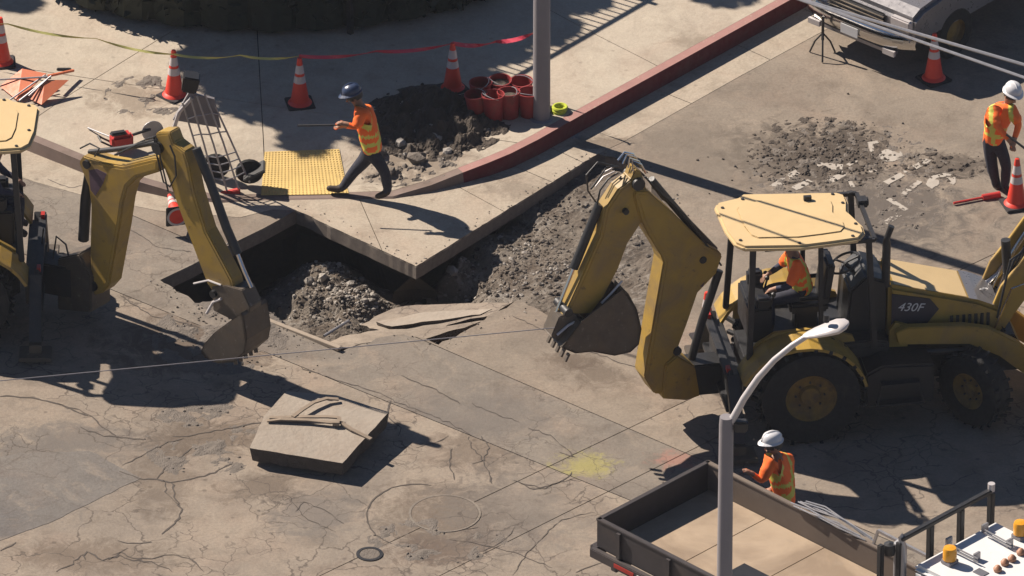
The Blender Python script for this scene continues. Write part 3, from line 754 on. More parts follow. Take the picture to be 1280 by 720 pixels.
# plank across the pit edge
# ------------------------------------------------------------------ traffic cones
CONES = []
def cone(px, py, label, z=None, tilt=None, H=.72, rz=.2):
    p = G(px, py); z = zr(p.x,p.y) if z is None else z; p = G(px, py, z)
    t = thing('traffic_cone', label, 'traffic cone', (p.x,p.y,z), rz, 'orange traffic cones round the dig')
    if not CONES:
        MB().box((0,0,.02), (.37,.37,.04)).build('base', m_conb, t, bevel=.012)
        def rr(h): return .135-(.135-.028)*(h/.72)
        MB().lathe([(.165,.04),(.15,.06),(rr(.06),.08),(rr(.36),.36)], n=24).build('cone_body', m_cone, t, smooth=True)
        MB().lathe([(rr(.36)+.003,.36),(rr(.46)+.003,.46)], n=24).build('collar', m_refl, t, smooth=True)
        MB().lathe([(rr(.46),.46),(rr(.50),.50)], n=24).build('collar_gap', m_cone, t, smooth=True)
        MB().lathe([(rr(.50)+.003,.50),(rr(.62)+.003,.62)], n=24).build('collar', m_refl, t, smooth=True)
        MB().lathe([(rr(.62),.62),(.034,.70),(.028,.72),(0,.722)], n=24).build('tip', m_cone, t, smooth=True)
        CONES.append(t)
    else:
        for ch in CONES[0].children:
            c = ch.copy(); COL.objects.link(c); c.parent = t
    if tilt: t.rotation_euler = tilt
    return t
cone(375,131, 'orange cone with two pale collars standing in the shade left of the walking worker', z=.19)
cone(566,112, 'orange cone standing just left of the red buckets', z=.19, rz=.5)
cone(218,121, 'orange cone behind the black topped steel cart', z=.19, rz=.8)
cone(2,80, 'orange cone cut by the left edge of the photo above the folded orange signs', z=.19, rz=.1)
cone(1167,100, 'orange cone standing in the vehicle shadow at top right', rz=.6)
cone(1270,257, 'orange cone at the right edge beside the bending worker\'s boots', rz=.3)
cone(883,425, 'orange cone half hidden behind the right backhoe cab', rz=.3)
c_ = cone(222,283, 'small orange cone tipped over towards the viewer under the left excavator stick', z=.12)
c_.rotation_euler = (R(-84), 0, R(14)); c_.scale = (.82,.82,.7); c_.location.z += .15
MB().lathe([(.0,.0),(.135,.0),(.135,-.012),(.0,-.008)], n=24).build('hollow_underside', m_cone, c_); MB().lathe([(.175,.0),(.138,.0),(.138,-.016),(.175,-.016)], n=24).build('pale_rim', m_refl, c_)

# ------------------------------------------------------------------ people
def skin_mesh(name, verts, edges, radii, root, mats, parent, sub=1, matfn=None):
    me = bpy.data.meshes.new(name+'_src'); me.from_pydata([tuple(v) for v in verts], edges, []); o = bpy.data.objects.new(name+'_src', me); COL.objects.link(o)
    sk = o.modifiers.new('s', 'SKIN')
    for i, r in enumerate(radii):
        d = me.skin_vertices[0].data[i]; d.radius = r if isinstance(r, tuple) else (r, r); d.use_root = (i == root)
    ss = o.modifiers.new('u', 'SUBSURF'); ss.levels = sub
    dg = bpy.context.evaluated_depsgraph_get(); dg.update()
    m2 = bpy.data.meshes.new_from_object(o.evaluated_get(dg)); bpy.data.objects.remove(o); bpy.data.meshes.remove(me)
    m2.name = name; m2.materials.clear()
    for m in mats: m2.materials.append(m)
    for v_ in m2.vertices:
        q_ = v_.co; v_.co += v_.normal*(.012*noise.noise(q_*9)+.007*noise.noise(Vector((q_.x*16,q_.y*16,q_.z*32))))*(1 if sub > 1 else .5)
    for p in m2.polygons:
        p.use_smooth = True; p.material_index = matfn(p.center) if matfn else 0
    r = bpy.data.objects.new(name, m2); COL.objects.link(r)
    if parent: r.parent = parent
    return r
def segd(p, a, b):
    ab = b-a; t_ = max(0, min(1, (p-a).dot(ab)/max(1e-9, ab.dot(ab)))); return (p-a-ab*t_).length
def person(J, label, hat, base, face, shirt=m_vest, vest=True, group=None, vestmat=None, boots=True):
    """J: joint name -> world point. face: direction the head looks."""
    t = thing('person', label, 'person', base)
    t['group'] = group or 'street crew'
    o = Vector(base); L_ = {k: v-o for k, v in J.items()}
    names = ['pelvis','waist','chest','neck','head','crown']; V_ = [L_[n] for n in names]; E = [(0,1),(1,2),(2,3),(3,4),(4,5)]
    Rd = [(.155,.125),(.15,.12),(.18,.135),(.058,.058),(.088,.098),(.07,.08)]
    kind = []
    for s_ in ('l','r'):
        i = len(V_); V_ += [L_['sh'+s_], L_['el'+s_], L_['wr'+s_]]; E += [(2,i),(i,i+1),(i+1,i+2)]; Rd += [.072,.052,.036]
        hd = (L_['wr'+s_]-L_['el'+s_]).normalized(); hd = (hd+Vector((0,0,-.25))).normalized(); sd = hd.cross(Vector((0,0,1))).normalized(); w0 = i+2
        pm0 = L_['wr'+s_]+hd*.07; V_.append(pm0); E.append((w0, len(V_)-1)); Rd.append((.042,.022)); ip = len(V_)-1
        for q, ln in ((-.03,.06),(-.01,.075),(.01,.07),(.03,.055)):
            a = pm0+sd*q+hd*.035; b = a+hd*ln*.6+Vector((0,0,-.022)); V_ += [a, b]; E += [(ip,len(V_)-2),(len(V_)-2,len(V_)-1)]; Rd += [.011,.009]
        a = L_['wr'+s_]+hd*.05+sd*.045; b = a+hd*.04+sd*.01; V_ += [a,b]; E += [(ip,len(V_)-2),(len(V_)-2,len(V_)-1)]; Rd += [.013,.011]
    for s_ in ('l','r'):
        i = len(V_); V_ += [L_['hp'+s_], L_['kn'+s_], L_['an'+s_], L_['to'+s_]]; E += [(0,i),(i,i+1),(i+1,i+2),(i+2,i+3)]; Rd += [.105,.080,.062,(.052,.04)]
    hand = [(L_['wr'+s_], L_['wr'+s_]+(L_['wr'+s_]-L_['el'+s_]).normalized()*.25) for s_ in 'lr']
    def mf(c):
        c = Vector(c)
        if (c-L_['head']).length < .2 or segd(c, L_['neck'], L_['head']) < .075: return 0
        if min(segd(c, a, b) for a, b in hand) < .05 and min((c-L_['el'+s_]).length for s_ in 'lr') > .12 : return 0
        dl = min(min(segd(c, L_['hp'+s_], L_['kn'+s_]), segd(c, L_['kn'+s_], L_['an'+s_])) for s_ in 'lr'); dt = min(segd(c, L_['waist'], L_['chest']), min(segd(c, L_['sh'+s_], L_['el'+s_]) for s_ in 'lr'))
        if min(segd(c, L_['an'+s_], L_['to'+s_]) for s_ in 'lr') < .06: return 3
        return 2 if dl < dt else 1
    body = skin_mesh('body', V_, E, Rd, 0, [m_skin, shirt, m_jean, m_boot], t, 1, mf)
    f = Vector(face).normalized(); up = (L_['crown']-L_['head']).normalized(); sd = up.cross(f).normalized(); f = sd.cross(up)
    Mx = Matrix((f, sd, up)).transposed()
    fm = MB()                                   # nose, ears, eyes, mouth
    hc = L_['head']
    fm.add([hc+Mx@Vector(p) for p in ((.09,-.015,-.01),(.09,.015,-.01),(.125,0,-.03),(.09,0,.03),(.09,0,-.04))], [(0,2,3),(2,1,3),(0,4,2),(4,1,2)])
    fm.build('nose', m_skin, t)
    for s_ in (-1,1): MB().box(hc+Mx@Vector((0,.092*s_,-.005)), (.045,.02,.065), Mx).build('ear', m_skin, t, bevel=.008)
    for s_ in (-1,1): MB().box(hc+Mx@Vector((.088,.035*s_,.02)), (.012,.028,.012), Mx).build('eye', m_blk, t)
    MB().box(hc+Mx@Vector((.088,0,-.055)), (.01,.05,.01), Mx).build('mouth', m_skin, t)
    hr = MB().lathe([(.107,-.02),(.112,.02),(.1,.08)], n=14); hr.v = [tuple(hc+Mx@Vector((p[0]*1.0-.02,p[1]*.95,p[2]))) for p in hr.v]; hr.build('hair', m_blk, t, smooth=True)
    # hard hat: shell, brim, ridge
    hh = hc+up*.075
    sh = MB().lathe([(.122,.0),(.123,.02),(.116,.058),(.098,.094),(.06,.118),(0,.127)], n=20)
    sh.v = [tuple(hh+Mx@Vector((p[0]*1.1,p[1]*.95,p[2]))) for p in sh.v]; ho = sh.build('hard_hat', hat, t, smooth=True)
    bm_ = MB(); rim = []
    for k in range(24):
        a = 2*math.pi*k/24; ext = .142+.045*max(0, math.cos(a))**2; rim.append(Vector((math.cos(a)*ext*1.03, math.sin(a)*.140, .0)))
    bm_.add([hh+Mx@p for p in rim]+[hh+Mx@(p*.78+Vector((0,0,.022))) for p in rim]+[hh+Mx@(p+Vector((0,0,-.008))) for p in rim], [(k,(k+1)%24,24+(k+1)%24,24+k) for k in range(24)]+[(k+48,(k+1)%24+48,(k+1)%24,k) for k in range(24)])
    bm_.build('brim', hat, ho)
    rd = MB().tube([hh+Mx@Vector((.133*math.cos(a),0,.004+.126*math.sin(a))) for a in [R(x) for x in range(15,166,15)]], .012, 6); rd.build('ridge', hat, ho, smooth=True)
    if vest:
        VV = [L_['pelvis'].lerp(L_['waist'], -.35), L_['waist'], L_['chest'], L_['chest'].lerp(L_['neck'], .72)]; VE = [(0,1),(1,2),(2,3)]; VR = [(.192,.155),(.18,.15),(.208,.165),(.09,.085)]
        for s_ in 'lr':
            i = len(VV); VV += [L_['sh'+s_], L_['sh'+s_].lerp(L_['el'+s_], 1.0)]; VE += [(2,i),(i,i+1)]; VR += [.098,.072]
        ax = (L_['chest']-L_['pelvis']).normalized(); lat = (L_['shl']-L_['shr']).normalized(); hgt = (L_['chest']-L_['pelvis']).length
        def vf(c):
            q = Vector(c)-L_['pelvis']; h = q.dot(ax)/hgt; l = abs((Vector(c)-(L_['shl']+L_['shr'])/2).dot(lat))
            return 1 if (.30 < h < .44 or .62 < h < .72 or (h > .44 and .10 < l < .165) or (h < .3 and .1 < l < .15)) else 0
        skin_mesh('safety_vest', VV, VE, VR, 0, [vestmat or m_vest, m_lime], t, 3, vf)
    return t
def pose(y0, **kw):
    return {k: V(v[0], v[1], y0+v[2]) for k, v in kw.items()}
# worker walking left on the pavement
y0 = G(452,248).y
J = pose(y0, pelvis=(465,189,0), waist=(464,175,0), chest=(458,150,0), neck=(449,131,0), head=(442,121,0), crown=(439,113,0),
    shl=(452,140,-.19), ell=(446,160,-.22), wrl=(433,155,-.2), shr=(456,138,.19), elr=(446,158,.2), wrr=(430,157,.12),
    hpl=(468,195,-.09), knl=(482,216,-.1), anl=(485,241,-.09), tol=(468,247,-.09), hpr=(461,195,.09), knr=(440,217,.1), anr=(427,237,.1), tor=(407,235,.1))
person(J, 'worker in orange vest and dark blue hard hat striding left across the kerb ramp', m_hatb, (G(452,248).x, y0, 0), (-1,-.25,-.35))
tl = MB(); tl.tube([V(372,157,y0-.1), V(432,156,y0-.14)], .014); tl.build('tool_handle', m_blk, None)
o = bpy.data.objects['tool_handle']; tag(o, 'thin pole held by the walking worker in the dark blue hard hat', 'tool')
# worker bending at right
y0 = G(1252,238).y
J = pose(y0, pelvis=(1243,176,0), waist=(1243,163,0), chest=(1250,143,0), neck=(1259,129,-.03), head=(1265,119,-.08), crown=(1267,110,-.1),
    shl=(1264,138,-.12), ell=(1274,155,-.2), wrl=(1268,174,-.28), shr=(1240,138,-.08), elr=(1247,158,-.24), wrr=(1262,176,-.3),
    hpl=(1250,182,-.02), knl=(1258,207,-.06), anl=(1256,235,0), tol=(1264,240,-.08), hpr=(1237,181,.05), knr=(1240,208,.02), anr=(1246,232,.1), tor=(1250,238,0))
person(J, 'worker in orange vest and grey white hard hat bending forward at the right edge', m_hatw, (G(1252,238).x, y0, 0), (.35,-.8,-.5))
tl = MB(); tl.tube([V(1258,168,y0-.33), V(1300,200,y0-.6)], .016); o = tl.build('tool_handle', m_blk); tag(o, 'dark tool handle held by the bending worker at right', 'tool')
# worker behind the truck bed
p0 = G(972,686); y0 = p0.y
J = pose(y0, pelvis=(982,630,0), waist=(980,611,0), chest=(975,583,0), neck=(969,566,0), head=(966,557,0), crown=(965,548,0),
    shl=(962,578,-.19), ell=(953,602,-.24), wrl=(940,592,-.26), shr=(984,574,.19), elr=(986,602,.2), wrr=(966,610,0),
    hpl=(977,634,-.08), knl=(975,658,-.1), anl=(973,680,-.05), tol=(960,686,-.1), hpr=(987,634,.08), knr=(986,658,.08), anr=(985,678,.1), tor=(974,686,.05))
person(J, 'worker in orange vest and white hard hat standing behind the truck bed', m_hatw, (p0.x, y0, 0), (-1,-.35,-.2))

# ------------------------------------------------------------------ backhoe loaders
def wheel(parent, c, r, wd, rimr, steer=0):
    t = MB(); h = wd/2
    t.lathe([(rimr,-h*.85),(r*.86,-h),(r*.955,-h*.92),(r*.965,0),(r*.955,h*.92),(r*.86,h),(rimr,h*.85)], axis='y', n=36)
    nl = 22
    for k in range(nl):
        for s_ in (-1,1):
            a = 2*math.pi*(k+(.25 if s_ > 0 else -.25))/nl; m = Matrix.Rotation(-a, 3, 'Y') @ Matrix.Rotation(R(32)*s_, 3, 'X')
            t.box(Matrix.Rotation(-a, 3, 'Y') @ Vector((0,0,r*.965)) + Vector((0, s_*h*.48, 0)), (r*.07, h*1.0, r*.075), m)
    o = t.build('wheel', m_rub, parent, smooth=True); o.location = c; o.rotation_euler = (0,0,steer)
    q = MB(); 
    for s_ in (-1,1):
        q.lathe([(rimr*1.02,h*.86*s_),(rimr*.94,h*.6*s_),(rimr*.8,h*.45*s_),(rimr*.42,h*.4*s_),(rimr*.36,h*.62*s_),(0,h*.64*s_)], axis='y', n=28)
    q.build('rim', m_rim, o, smooth=True)
    b = MB()
    for k in range(8):
        for s_ in (-1,1):
            a = 2*math.pi*k/8; b.lathe([(.014,0),(.016,.02*s_),(0,.022*s_)], (math.cos(a)*rimr*.56, h*.43*s_, math.sin(a)*rimr*.56), axis='y', n=6)
    b.build('wheel_bolts', m_blk, o)
    return o
def text_mesh(name, txt, size, mat, parent, loc, rot, shear=0):
    cu = bpy.data.curves.new(name, 'FONT'); cu.body = txt; cu.size = size; cu.extrude = .002; cu.align_x = 'CENTER'; cu.align_y = 'CENTER'; cu.shear = shear
    o = bpy.data.objects.new(name+'_src', cu); COL.objects.link(o)
    dg = bpy.context.evaluated_depsgraph_get(); me = bpy.data.meshes.new_from_object(o.evaluated_get(dg)); bpy.data.objects.remove(o)
    me.materials.clear(); me.materials.append(mat); r = bpy.data.objects.new(name, me); COL.objects.link(r); r.parent = parent; r.location = loc; r.rotation_euler = rot
    return r
EY = Vector((0,1,0)); EX = Vector((1,0,0))
def xz(mb, poly, y0, y1, mi=0): return mb.prism(poly, (0,(y0+y1)/2), EX, abs(y1-y0)/2, mi)
def backhoe(label, loc, rz, steer, roofpoly):
    t = thing('backhoe_loader', label, 'backhoe', loc, rz, 'yellow backhoe loaders at the dig')
    for s_ in (1,-1):
        wheel(t, (0, .86*s_, .67), .67, .46, .335)
        wheel(t, (2.18, .84*s_, .5), .5, .32, .25, steer)
    # chassis
    m = MB(); xz(m, [(-.75,.42),(2.9,.42),(2.95,.62),(2.8,.95),(1.0,1.0),(-.75,.95)], -.36, .36); m.box((0,0,.67), (.3,1.3,.3)); m.box((2.18,0,.5), (.22,1.35,.2)); m.build('chassis', m_blk, t, bevel=.015)
    for s_ in (1,-1):
        m = MB(); xz(m, [(.72,.42),(1.62,.42),(1.62,.98),(.95,1.02),(.72,.9)], .42*s_, .98*s_); m.build('side_tank', m_plast, t, bevel=.03)
        m = MB(); m.box((1.16,1.03*s_,.50), (.62,.14,.03)); m.box((1.16,1.03*s_,.78), (.5,.12,.03)); m.bar((.86,1.08*s_,.5), (.92,1.06*s_,.8), .02); m.bar((1.46,1.08*s_,.5), (1.4,1.06*s_,.8), .02); m.build('step', m_blk, t)
    # hood
    m = MB(); HP = [(1.12,1.05),(2.55,.95),(2.66,1.1),(2.62,1.36),(2.3,1.52),(1.12,1.86)]; xz(m, HP, -.40, .40); m.build('hood', m_cat, t, bevel=.05)
    m = MB(); m.add([(1.2,-.34,1.842),(2.16,-.34,1.565),(2.16,.34,1.565),(1.2,.34,1.842)], [(0,1,2,3)]); m.build('hood_top', m_roof, t)
    m = MB(); m.add([(2.18,-.37,1.560),(2.30,-.37,1.526),(2.60,-.37,1.382),(2.60,.37,1.382),(2.30,.37,1.526),(2.18,.37,1.560)], [(0,1,4,5),(1,2,3,4)]); gl_ = m.build('hood_label', m_vgrey, t)
    text_mesh('hood_print', 'CAT', .16, m_prnt, gl_, (2.44,0,1.470), (0, math.atan2(.144,.30), R(90)))
    for s_ in (1,-1):
        m = MB(); xz(m, [(1.16,1.28),(1.62,1.25),(1.78,1.46),(1.66,1.62),(1.16,1.74)], .40*s_, .412*s_); dc = m.build('model_decal', m_decal, t)
        text_mesh('model_number', '430F', .17, m_prnt, dc, (1.40, .416*s_, 1.52), (R(90), R(7)*(1 if s_ > 0 else 1), 0 if s_ < 0 else R(180)), .3)
        m = MB()
        for k in range(7): m.box((1.95+k*.08,.405*s_,1.25), (.04,.02,.18))
        m.build('side_grille', m_blk, t)
    m = MB(); 
    for k in range(8): m.box((2.67,0,.95+k*.05), (.03,.66,.025))
    m.build('front_grille', m_blk, t)
    # exhaust
    m = MB(); m.tube([(1.10,-.30,1.8),(1.10,-.30,2.42),(1.10,-.30,2.50),(1.16,-.30,2.68)], [.055,.055,.04,.042], 10); m.build('exhaust_stack', m_blk, t, smooth=True)
    # cab
    m = MB(); m.box((.25,0,1.08), (1.6,1.3,.1)); xz(m, [(-.62,.95),(1.1,.95),(1.1,1.15),(.9,1.2),(-.5,1.2)], -.62, .62); m.build('cab_floor', m_blk, t, bevel=.02)
    for x0, y0_, x1, y1_ in ((-.80,.68,-.72,.60),(-.74,-.68,-.70,-.62),(.90,.62,.80,.60),(.90,-.62,.80,-.60)):
        m = MB(); m.bar((x0,y0_,1.1), (x1,y1_,2.72), .075); m.build('cab_post', m_blk, t, bevel=.01)
    for s_ in (1,-1):
        m = MB(); m.bar((.20,.64*s_,1.1), (.18,.60*s_,2.72), .06); m.build('cab_post', m_blk, t, bevel=.01)
    m = MB(); m.bar((-.55,.6,2.68),(-.55,-.6,2.68),.05); m.bar((.88,.6,2.68),(.88,-.6,2.68),.05)
    for s_ in (1,-1): m.bar((-.55,.62*s_,2.68),(.88,.61*s_,2.68),.05)
    m.build('roof_frame', m_blk, t)
    RPZ = 2.74; k = len(roofpoly)
    m = MB(); m.slab(roofpoly, RPZ, RPZ+.085); m.build('cab_roof', m_roof, t, bevel=.03)
    m = MB(); cx = sum(p[0] for p in roofpoly)/k; cy = sum(p[1] for p in roofpoly)/k
    for p in roofpoly[::2]: m.lathe([(.022,0),(.022,.012),(0,.014)], (cx+(p[0]-cx)*.9, cy+(p[1]-cy)*.9, RPZ+.085), n=8)
    m.build('roof_bolts', m_blk, t)
    m = MB(); m.slab([(cx+(p[0]-cx)*.72, cy+(p[1]-cy)*.7) for p in roofpoly], RPZ+.08, RPZ+.10); m.build('roof_rib', m_roof, t, bevel=.012)
    m = MB(); m.box((cx+.25,cy+.42,RPZ+.13), (.10,.05,.06)); m.build('roof_bracket', m_blk, t)
    m = MB(); m.box((.90,.35,2.70), (.12,.14,.1)); m.tube([(.96,.35,2.7),(.98,.35,2.7)], .06, 12); m.build('work_light', m_blk, t)
    # seat, controls
    m = MB(); m.box((.12,0,1.52), (.5,.5,.13)); m.box((.36,0,1.84), (.12,.46,.6), Matrix.Rotation(R(8),3,'Y')); m.box((.1,0,1.3), (.3,.3,.35)); m.box((.15,.29,1.7),(.4,.07,.06)); m.box((.15,-.29,1.7),(.4,.07,.06)); m.build('seat', m_plast, t, bevel=.04)
    m = MB(); xz(m, [(.58,1.15),(1.1,1.15),(1.1,1.90),(.84,2.0),(.62,1.8)], -.36, .36); m.build('dashboard', m_plast, t, bevel=.03)
    sw = MB(); c = Vector((.62,0,2.02)); ex = Vector((.9,0,.42)); ey_ = Vector((0,1,0))
    sw.tube([c+(ex*math.cos(a)+ey_*math.sin(a))*.21 for a in [2*math.pi*k/20 for k in range(21)]], .017, 6)
    for k in range(3): a = 2*math.pi*k/3; sw.bar(c, c+(ex*math.cos(a)+ey_*math.sin(a))*.2, .02)
    sw.tube([c, (.85,0,1.75)], .03, 8); sw.build('steering_wheel', m_blk, t, smooth=True)
    m = MB()
    for y_ in (-.28,-.16,.16,.28): m.tube([(-.42,y_,1.2),(-.40,y_,1.62),(-.36,y_,1.78)], [.018,.014,.014], 6); m.lathe([(.0,0),(.03,.02),(.03,.06),(0,.08)], (-.36,y_,1.76), n=8)
    m.build('control_levers', m_blk, t); m = MB().box((-.55,0,1.42), (.3,.8,.5)); m.box((-.5,.3,1.75), (.2,.16,.2)); m.box((-.5,-.3,1.72), (.2,.16,.16)); m.build('rear_console', m_plast, t, bevel=.03)
    # fenders
    for s_ in (1,-1):
        m = MB(); arc_o = [(-.10+.86*math.cos(a), .62+.80*math.sin(a)) for a in [R(x) for x in range(12,160,12)]]; arc_i = [(-.10+.82*math.cos(a), .62+.76*math.sin(a)) for a in [R(x) for x in range(12,160,12)]]
        kk = len(arc_o); ysi, yso = .58*s_, 1.06*s_
        for a, b, c2, d2 in zip(arc_o, arc_o[1:], arc_i, arc_i[1:]):
            m.add([(a[0],ysi,a[1]),(b[0],ysi,b[1]),(b[0],yso,b[1]),(a[0],yso,a[1]),(c2[0],ysi,c2[1]),(d2[0],ysi,d2[1]),(d2[0],yso,d2[1]),(c2[0],yso,c2[1])], [(0,1,2,3),(7,6,5,4),(3,2,6,7),(0,4,5,1)])
        xz(m, [(-.72,1.0),(.72,1.0),(.62,1.28),(.2,1.44),(-.4,1.42),(-.72,1.22)], .55*s_, .60*s_); m.build('fender', m_cat, t)
    # loader arms and bucket
    for s_ in (1,-1):
        m = MB(); xz(m, [(1.18,1.28),(1.34,1.34),(2.05,1.30),(2.4,1.22),(2.78,.98),(3.34,.46),(3.28,.26),(3.10,.30),(2.55,.80),(2.15,1.02),(1.22,1.10)], .50*s_, .62*s_); m.build('loader_arm', m_cat, t, bevel=.012)
        m = MB(); m.tube([(1.3,.56*s_,.95),(2.0,.56*s_,.92)], .05, 10); m.tube([(2.0,.56*s_,.92),(2.5,.56*s_,.9)], .028, 8); m.build('lift_cylinder', m_blk, t, smooth=True)
        m = MB(); xz(m, [(1.12,.95),(1.36,.95),(1.36,1.3),(1.2,1.36),(1.12,1.25)], .44*s_, .50*s_); m.build('arm_tower', m_cat, t)
        m = MB(); xz(m, [(2.46,1.30),(2.60,1.68),(2.84,2.0),(3.04,2.30),(3.22,2.28),(3.16,1.9),(2.98,1.55),(2.78,1.25),(2.66,1.05)], .30*s_, .36*s_); xz(m, [(3.02,2.2),(3.2,2.25),(3.42,1.6),(3.5,.9),(3.42,.6),(3.3,.62),(3.28,1.1),(3.14,1.7)], .38*s_, .43*s_); m.build('tilt_link', m_cat, t, bevel=.008)
        m = MB(); m.tube([(2.35,.28*s_,1.20),(2.7,.28*s_,1.5),(3.08,.28*s_,2.15)], [.05,.045,.03], 10); m.build('tilt_cylinder', m_chr, t, smooth=True)
    m = MB(); m.tube([(2.75,-.1,1.55),(2.70,-.1,2.22)], .062, 12); m.build('upright_cylinder', m_blk, t, smooth=True)
    m = MB()
    for k in range(5):
        y_ = -.4+k*.13; m.tube([(2.55,y_,1.25),(2.7+.08*k,y_-.02,2.1-.08*k),(3.0,y_,2.3),(3.16,y_+.03,1.7),(3.3,y_,.9)], .016, 6)
    m.build('loader_hoses', m_blk, t, smooth=True)
    m = MB()
    for k in range(4): y_ = -.45+k*.2; m.tube([(2.5,y_,1.1),(2.72,y_,1.7),(2.98,y_+.05,1.75),(3.1,y_,1.25),(3.25,y_,.85)], .014, 6)
    m.build('steel_lines', m_chr, t, smooth=True)
    m = MB(); out = [(3.34,.25),(3.26,.62),(3.30,1.16),(3.36,1.20),(3.36,.64),(3.44,.33),(3.62,.20),(4.12,.10),(4.12,.06),(3.5,.08)]; xz(m, out, -1.1, 1.1)
    side = [(3.30,1.06),(3.26,.62),(3.34,.25),(3.5,.08),(4.12,.06),(4.0,.35),(3.6,.9)]
    for s_ in (1,-1): xz(m, side, 1.08*s_, 1.12*s_)
    m.build('loader_bucket', m_cat, t, bevel=.006)
    # rear frame, stabilisers
    m = MB(); m.box((-.92,0,.70), (.16,1.5,.42)); m.box((-1.02,0,.94), (.1,1.6,.07)); m.box((-1.02,0,.48), (.1,1.7,.07)); m.build('rear_frame', m_blk, t, bevel=.01)
    for s_ in (1,-1):
        m = MB(); m.bar((-.98,.78*s_,.95), (-.98,1.28*s_,.22), .13, .16, up=Vector((1,0,0))); m.tube([(-1.0,.72*s_,1.0),(-1.0,1.05*s_,.62)], .04, 8); lg = m.build('stabiliser_leg', m_blk, t, bevel=.01)
        m = MB(); m.box((-.98,1.33*s_,.08), (.42,.34,.06)); m.box((-.98,1.31*s_,.16), (.16,.14,.14)); m.build('foot_pad', m_bkt, lg, bevel=.01)
    for s_ in (1,-1): MB().box((-1.02,.7*s_,1.0), (.05,.10,.07)).build('tail_lamp', m_tail, t)
    return t
def local(t, p):
    m = Matrix.Rotation(t.rotation_euler.z, 3, 'Z'); return m.transposed() @ (Vector(p)-t.location)
def world(t, p): return Matrix.Rotation(t.rotation_euler.z, 3, 'Z') @ Vector(p) + t.location

RZR = R(9.5)
locR = G(994,503); locR.z = 0
RT = [(893,259),(896,253),(921,247),(928,242),(1046,240),(1056,243),(1060,252),(1060,264),(1078,281),(1081,290),(1074,298),(1040,303),(1000,308),(930,309),(918,304),(906,288)]
dum = thing('x', None, None, locR, RZR)
roofpoly = [tuple(local(dum, G(px,py,2.82))[:2]) for px, py in RT]; bpy.data.objects.remove(dum)
bh = backhoe('yellow backhoe loader at right with its whole cab, hood and raised rear arm in view', locR, RZR, R(-52), roofpoly)
locL = G(-44,385); locL.z = 0
bl = backhoe('yellow backhoe loader cut by the left edge with its arm reaching over the pit', locL, R(180), 0, [(-p[0]*1+.16,-p[1]) if False else (p[0], -p[1]) for p in roofpoly[::-1]])

def inset(P, dd):
    k = len(P); ar = sum(P[i-1][0]*P[i][1]-P[i][0]*P[i-1][1] for i in range(k)); sg = 1 if ar > 0 else -1; out = []
    for i in range(k):
        e0 = Vector((P[i][0]-P[i-1][0], P[i][1]-P[i-1][1])).normalized(); e1 = Vector((P[(i+1)%k][0]-P[i][0], P[(i+1)%k][1]-P[i][1])).normalized(); n_ = Vector((-e0.y-e1.y, e0.x+e1.x))
        n_ = n_.normalized() if n_.length > .1 else Vector((0,0)); out.append((P[i][0]+n_.x*dd*sg, P[i][1]+n_.y*dd*sg))
    return out
def arm(t, swing_dir, boom, stick, bucket, names, half=(.15,.11,.30), ins=0):
    """swing_dir world unit vector; polys are photo outlines cast on the plane of the arm"""
    o = world(t, (-1.28, 0, 0)); d = swing_dir; n = Vector((-d.y, d.x, 0))
    Q = lambda L_: [PL(px, py, o, d) for px, py in L_]
    QI = lambda L_: inset(Q(L_), ins) if ins else Q(L_)
    objs = []
    def add(mb, name, mat, parent=t, bevel=0, smooth=False):
        ob = mb.build(name, mat, None, bevel=bevel, smooth=smooth); 
        if parent is t: keepworld(ob, t)
        else: ob.parent = parent
        objs.append(ob); return ob
    P3 = lambda px, py, off=0: (lambda q: Vector((o.x,o.y,0))+d*q[0]+n*off+Vector((0,0,q[1])))(PL(px, py, o, d))
    bo = add(MB().prism(QI(boom), o, d, half[0]), 'boom', m_cat, bevel=.018)
    so_ = add(MB().prism(QI(stick), o, d, half[1]), 'stick', m_cat, bevel=.015)
    add(MB().prism(inset(QI(boom), .055), o, d, half[0]+.006), 'boom_plate', m_cat, bevel=.004)
    add(MB().prism(inset(QI(stick), .05), o, d, half[1]+.006), 'stick_plate', m_cat, bevel=.004)
    return o, d, n, P3, add, Q, bo, so_
def shell(mb, outer, o, d, half, th=.025, openf=None):
    """bucket: curved back skin (outline points of the back only), two cheeks"""
    k = len(outer)
    vs = []; n = Vector((-d.y, d.x, 0))
    c = (sum(p[0] for p in outer)/k, sum(p[1] for p in outer)/k)
    inn = [(c[0]+(p[0]-c[0])*(1-th*3), c[1]+(p[1]-c[1])*(1-th*3)) for p in outer]
    for i in range(k-1):
        quad = [outer[i], outer[i+1], inn[i+1], inn[i]]; mb.prism(quad, o, d, half)
    for s_ in (-1,1): mb.prism(outer, o, d, th/2, off=s_*(half-th/2))
    return mb
def tie(mb, P3, pts, r, offs, n=6):
    for of in offs: mb.tube([P3(px, py, of) for px, py in pts], r, n)
    return mb
# right arm, swung a little towards the camera
ang = math.pi+R(25); dR = Vector((math.cos(ang), math.sin(ang), 0))
boom = [(812,486),(799,465),(803,440),(813,380),(823,322),(820,313),(803,286),(794,266),(786,238),(789,232),(803,232),(837,261),(874,298),(893,308),(897,313),(889,336),(866,360),(853,398),(838,438),(824,486)]
stick = [(712,388),(697,392),(705,380),(724,338),(745,290),(752,256),(768,232),(784,220),(790,207),(797,210),(802,226),(806,240),(801,268),(780,300),(768,332),(750,366),(734,387)]
o, d, n, P3, add, Q, bo, so_ = arm(bh, dR, boom, stick, None, None)
kp = [(820,490),(824,448),(838,436),(862,450),(868,486),(850,492)]
add(MB().prism(Q(kp), o, d, .2), 'swing_post', m_cat, bevel=.02)
ax_ = world(bh, (-1.02,0,0)); add(MB().bar(Vector((ax_.x,ax_.y,.55)), P3(845,470), .34, .45), 'swing_frame', m_blk, bevel=.02)
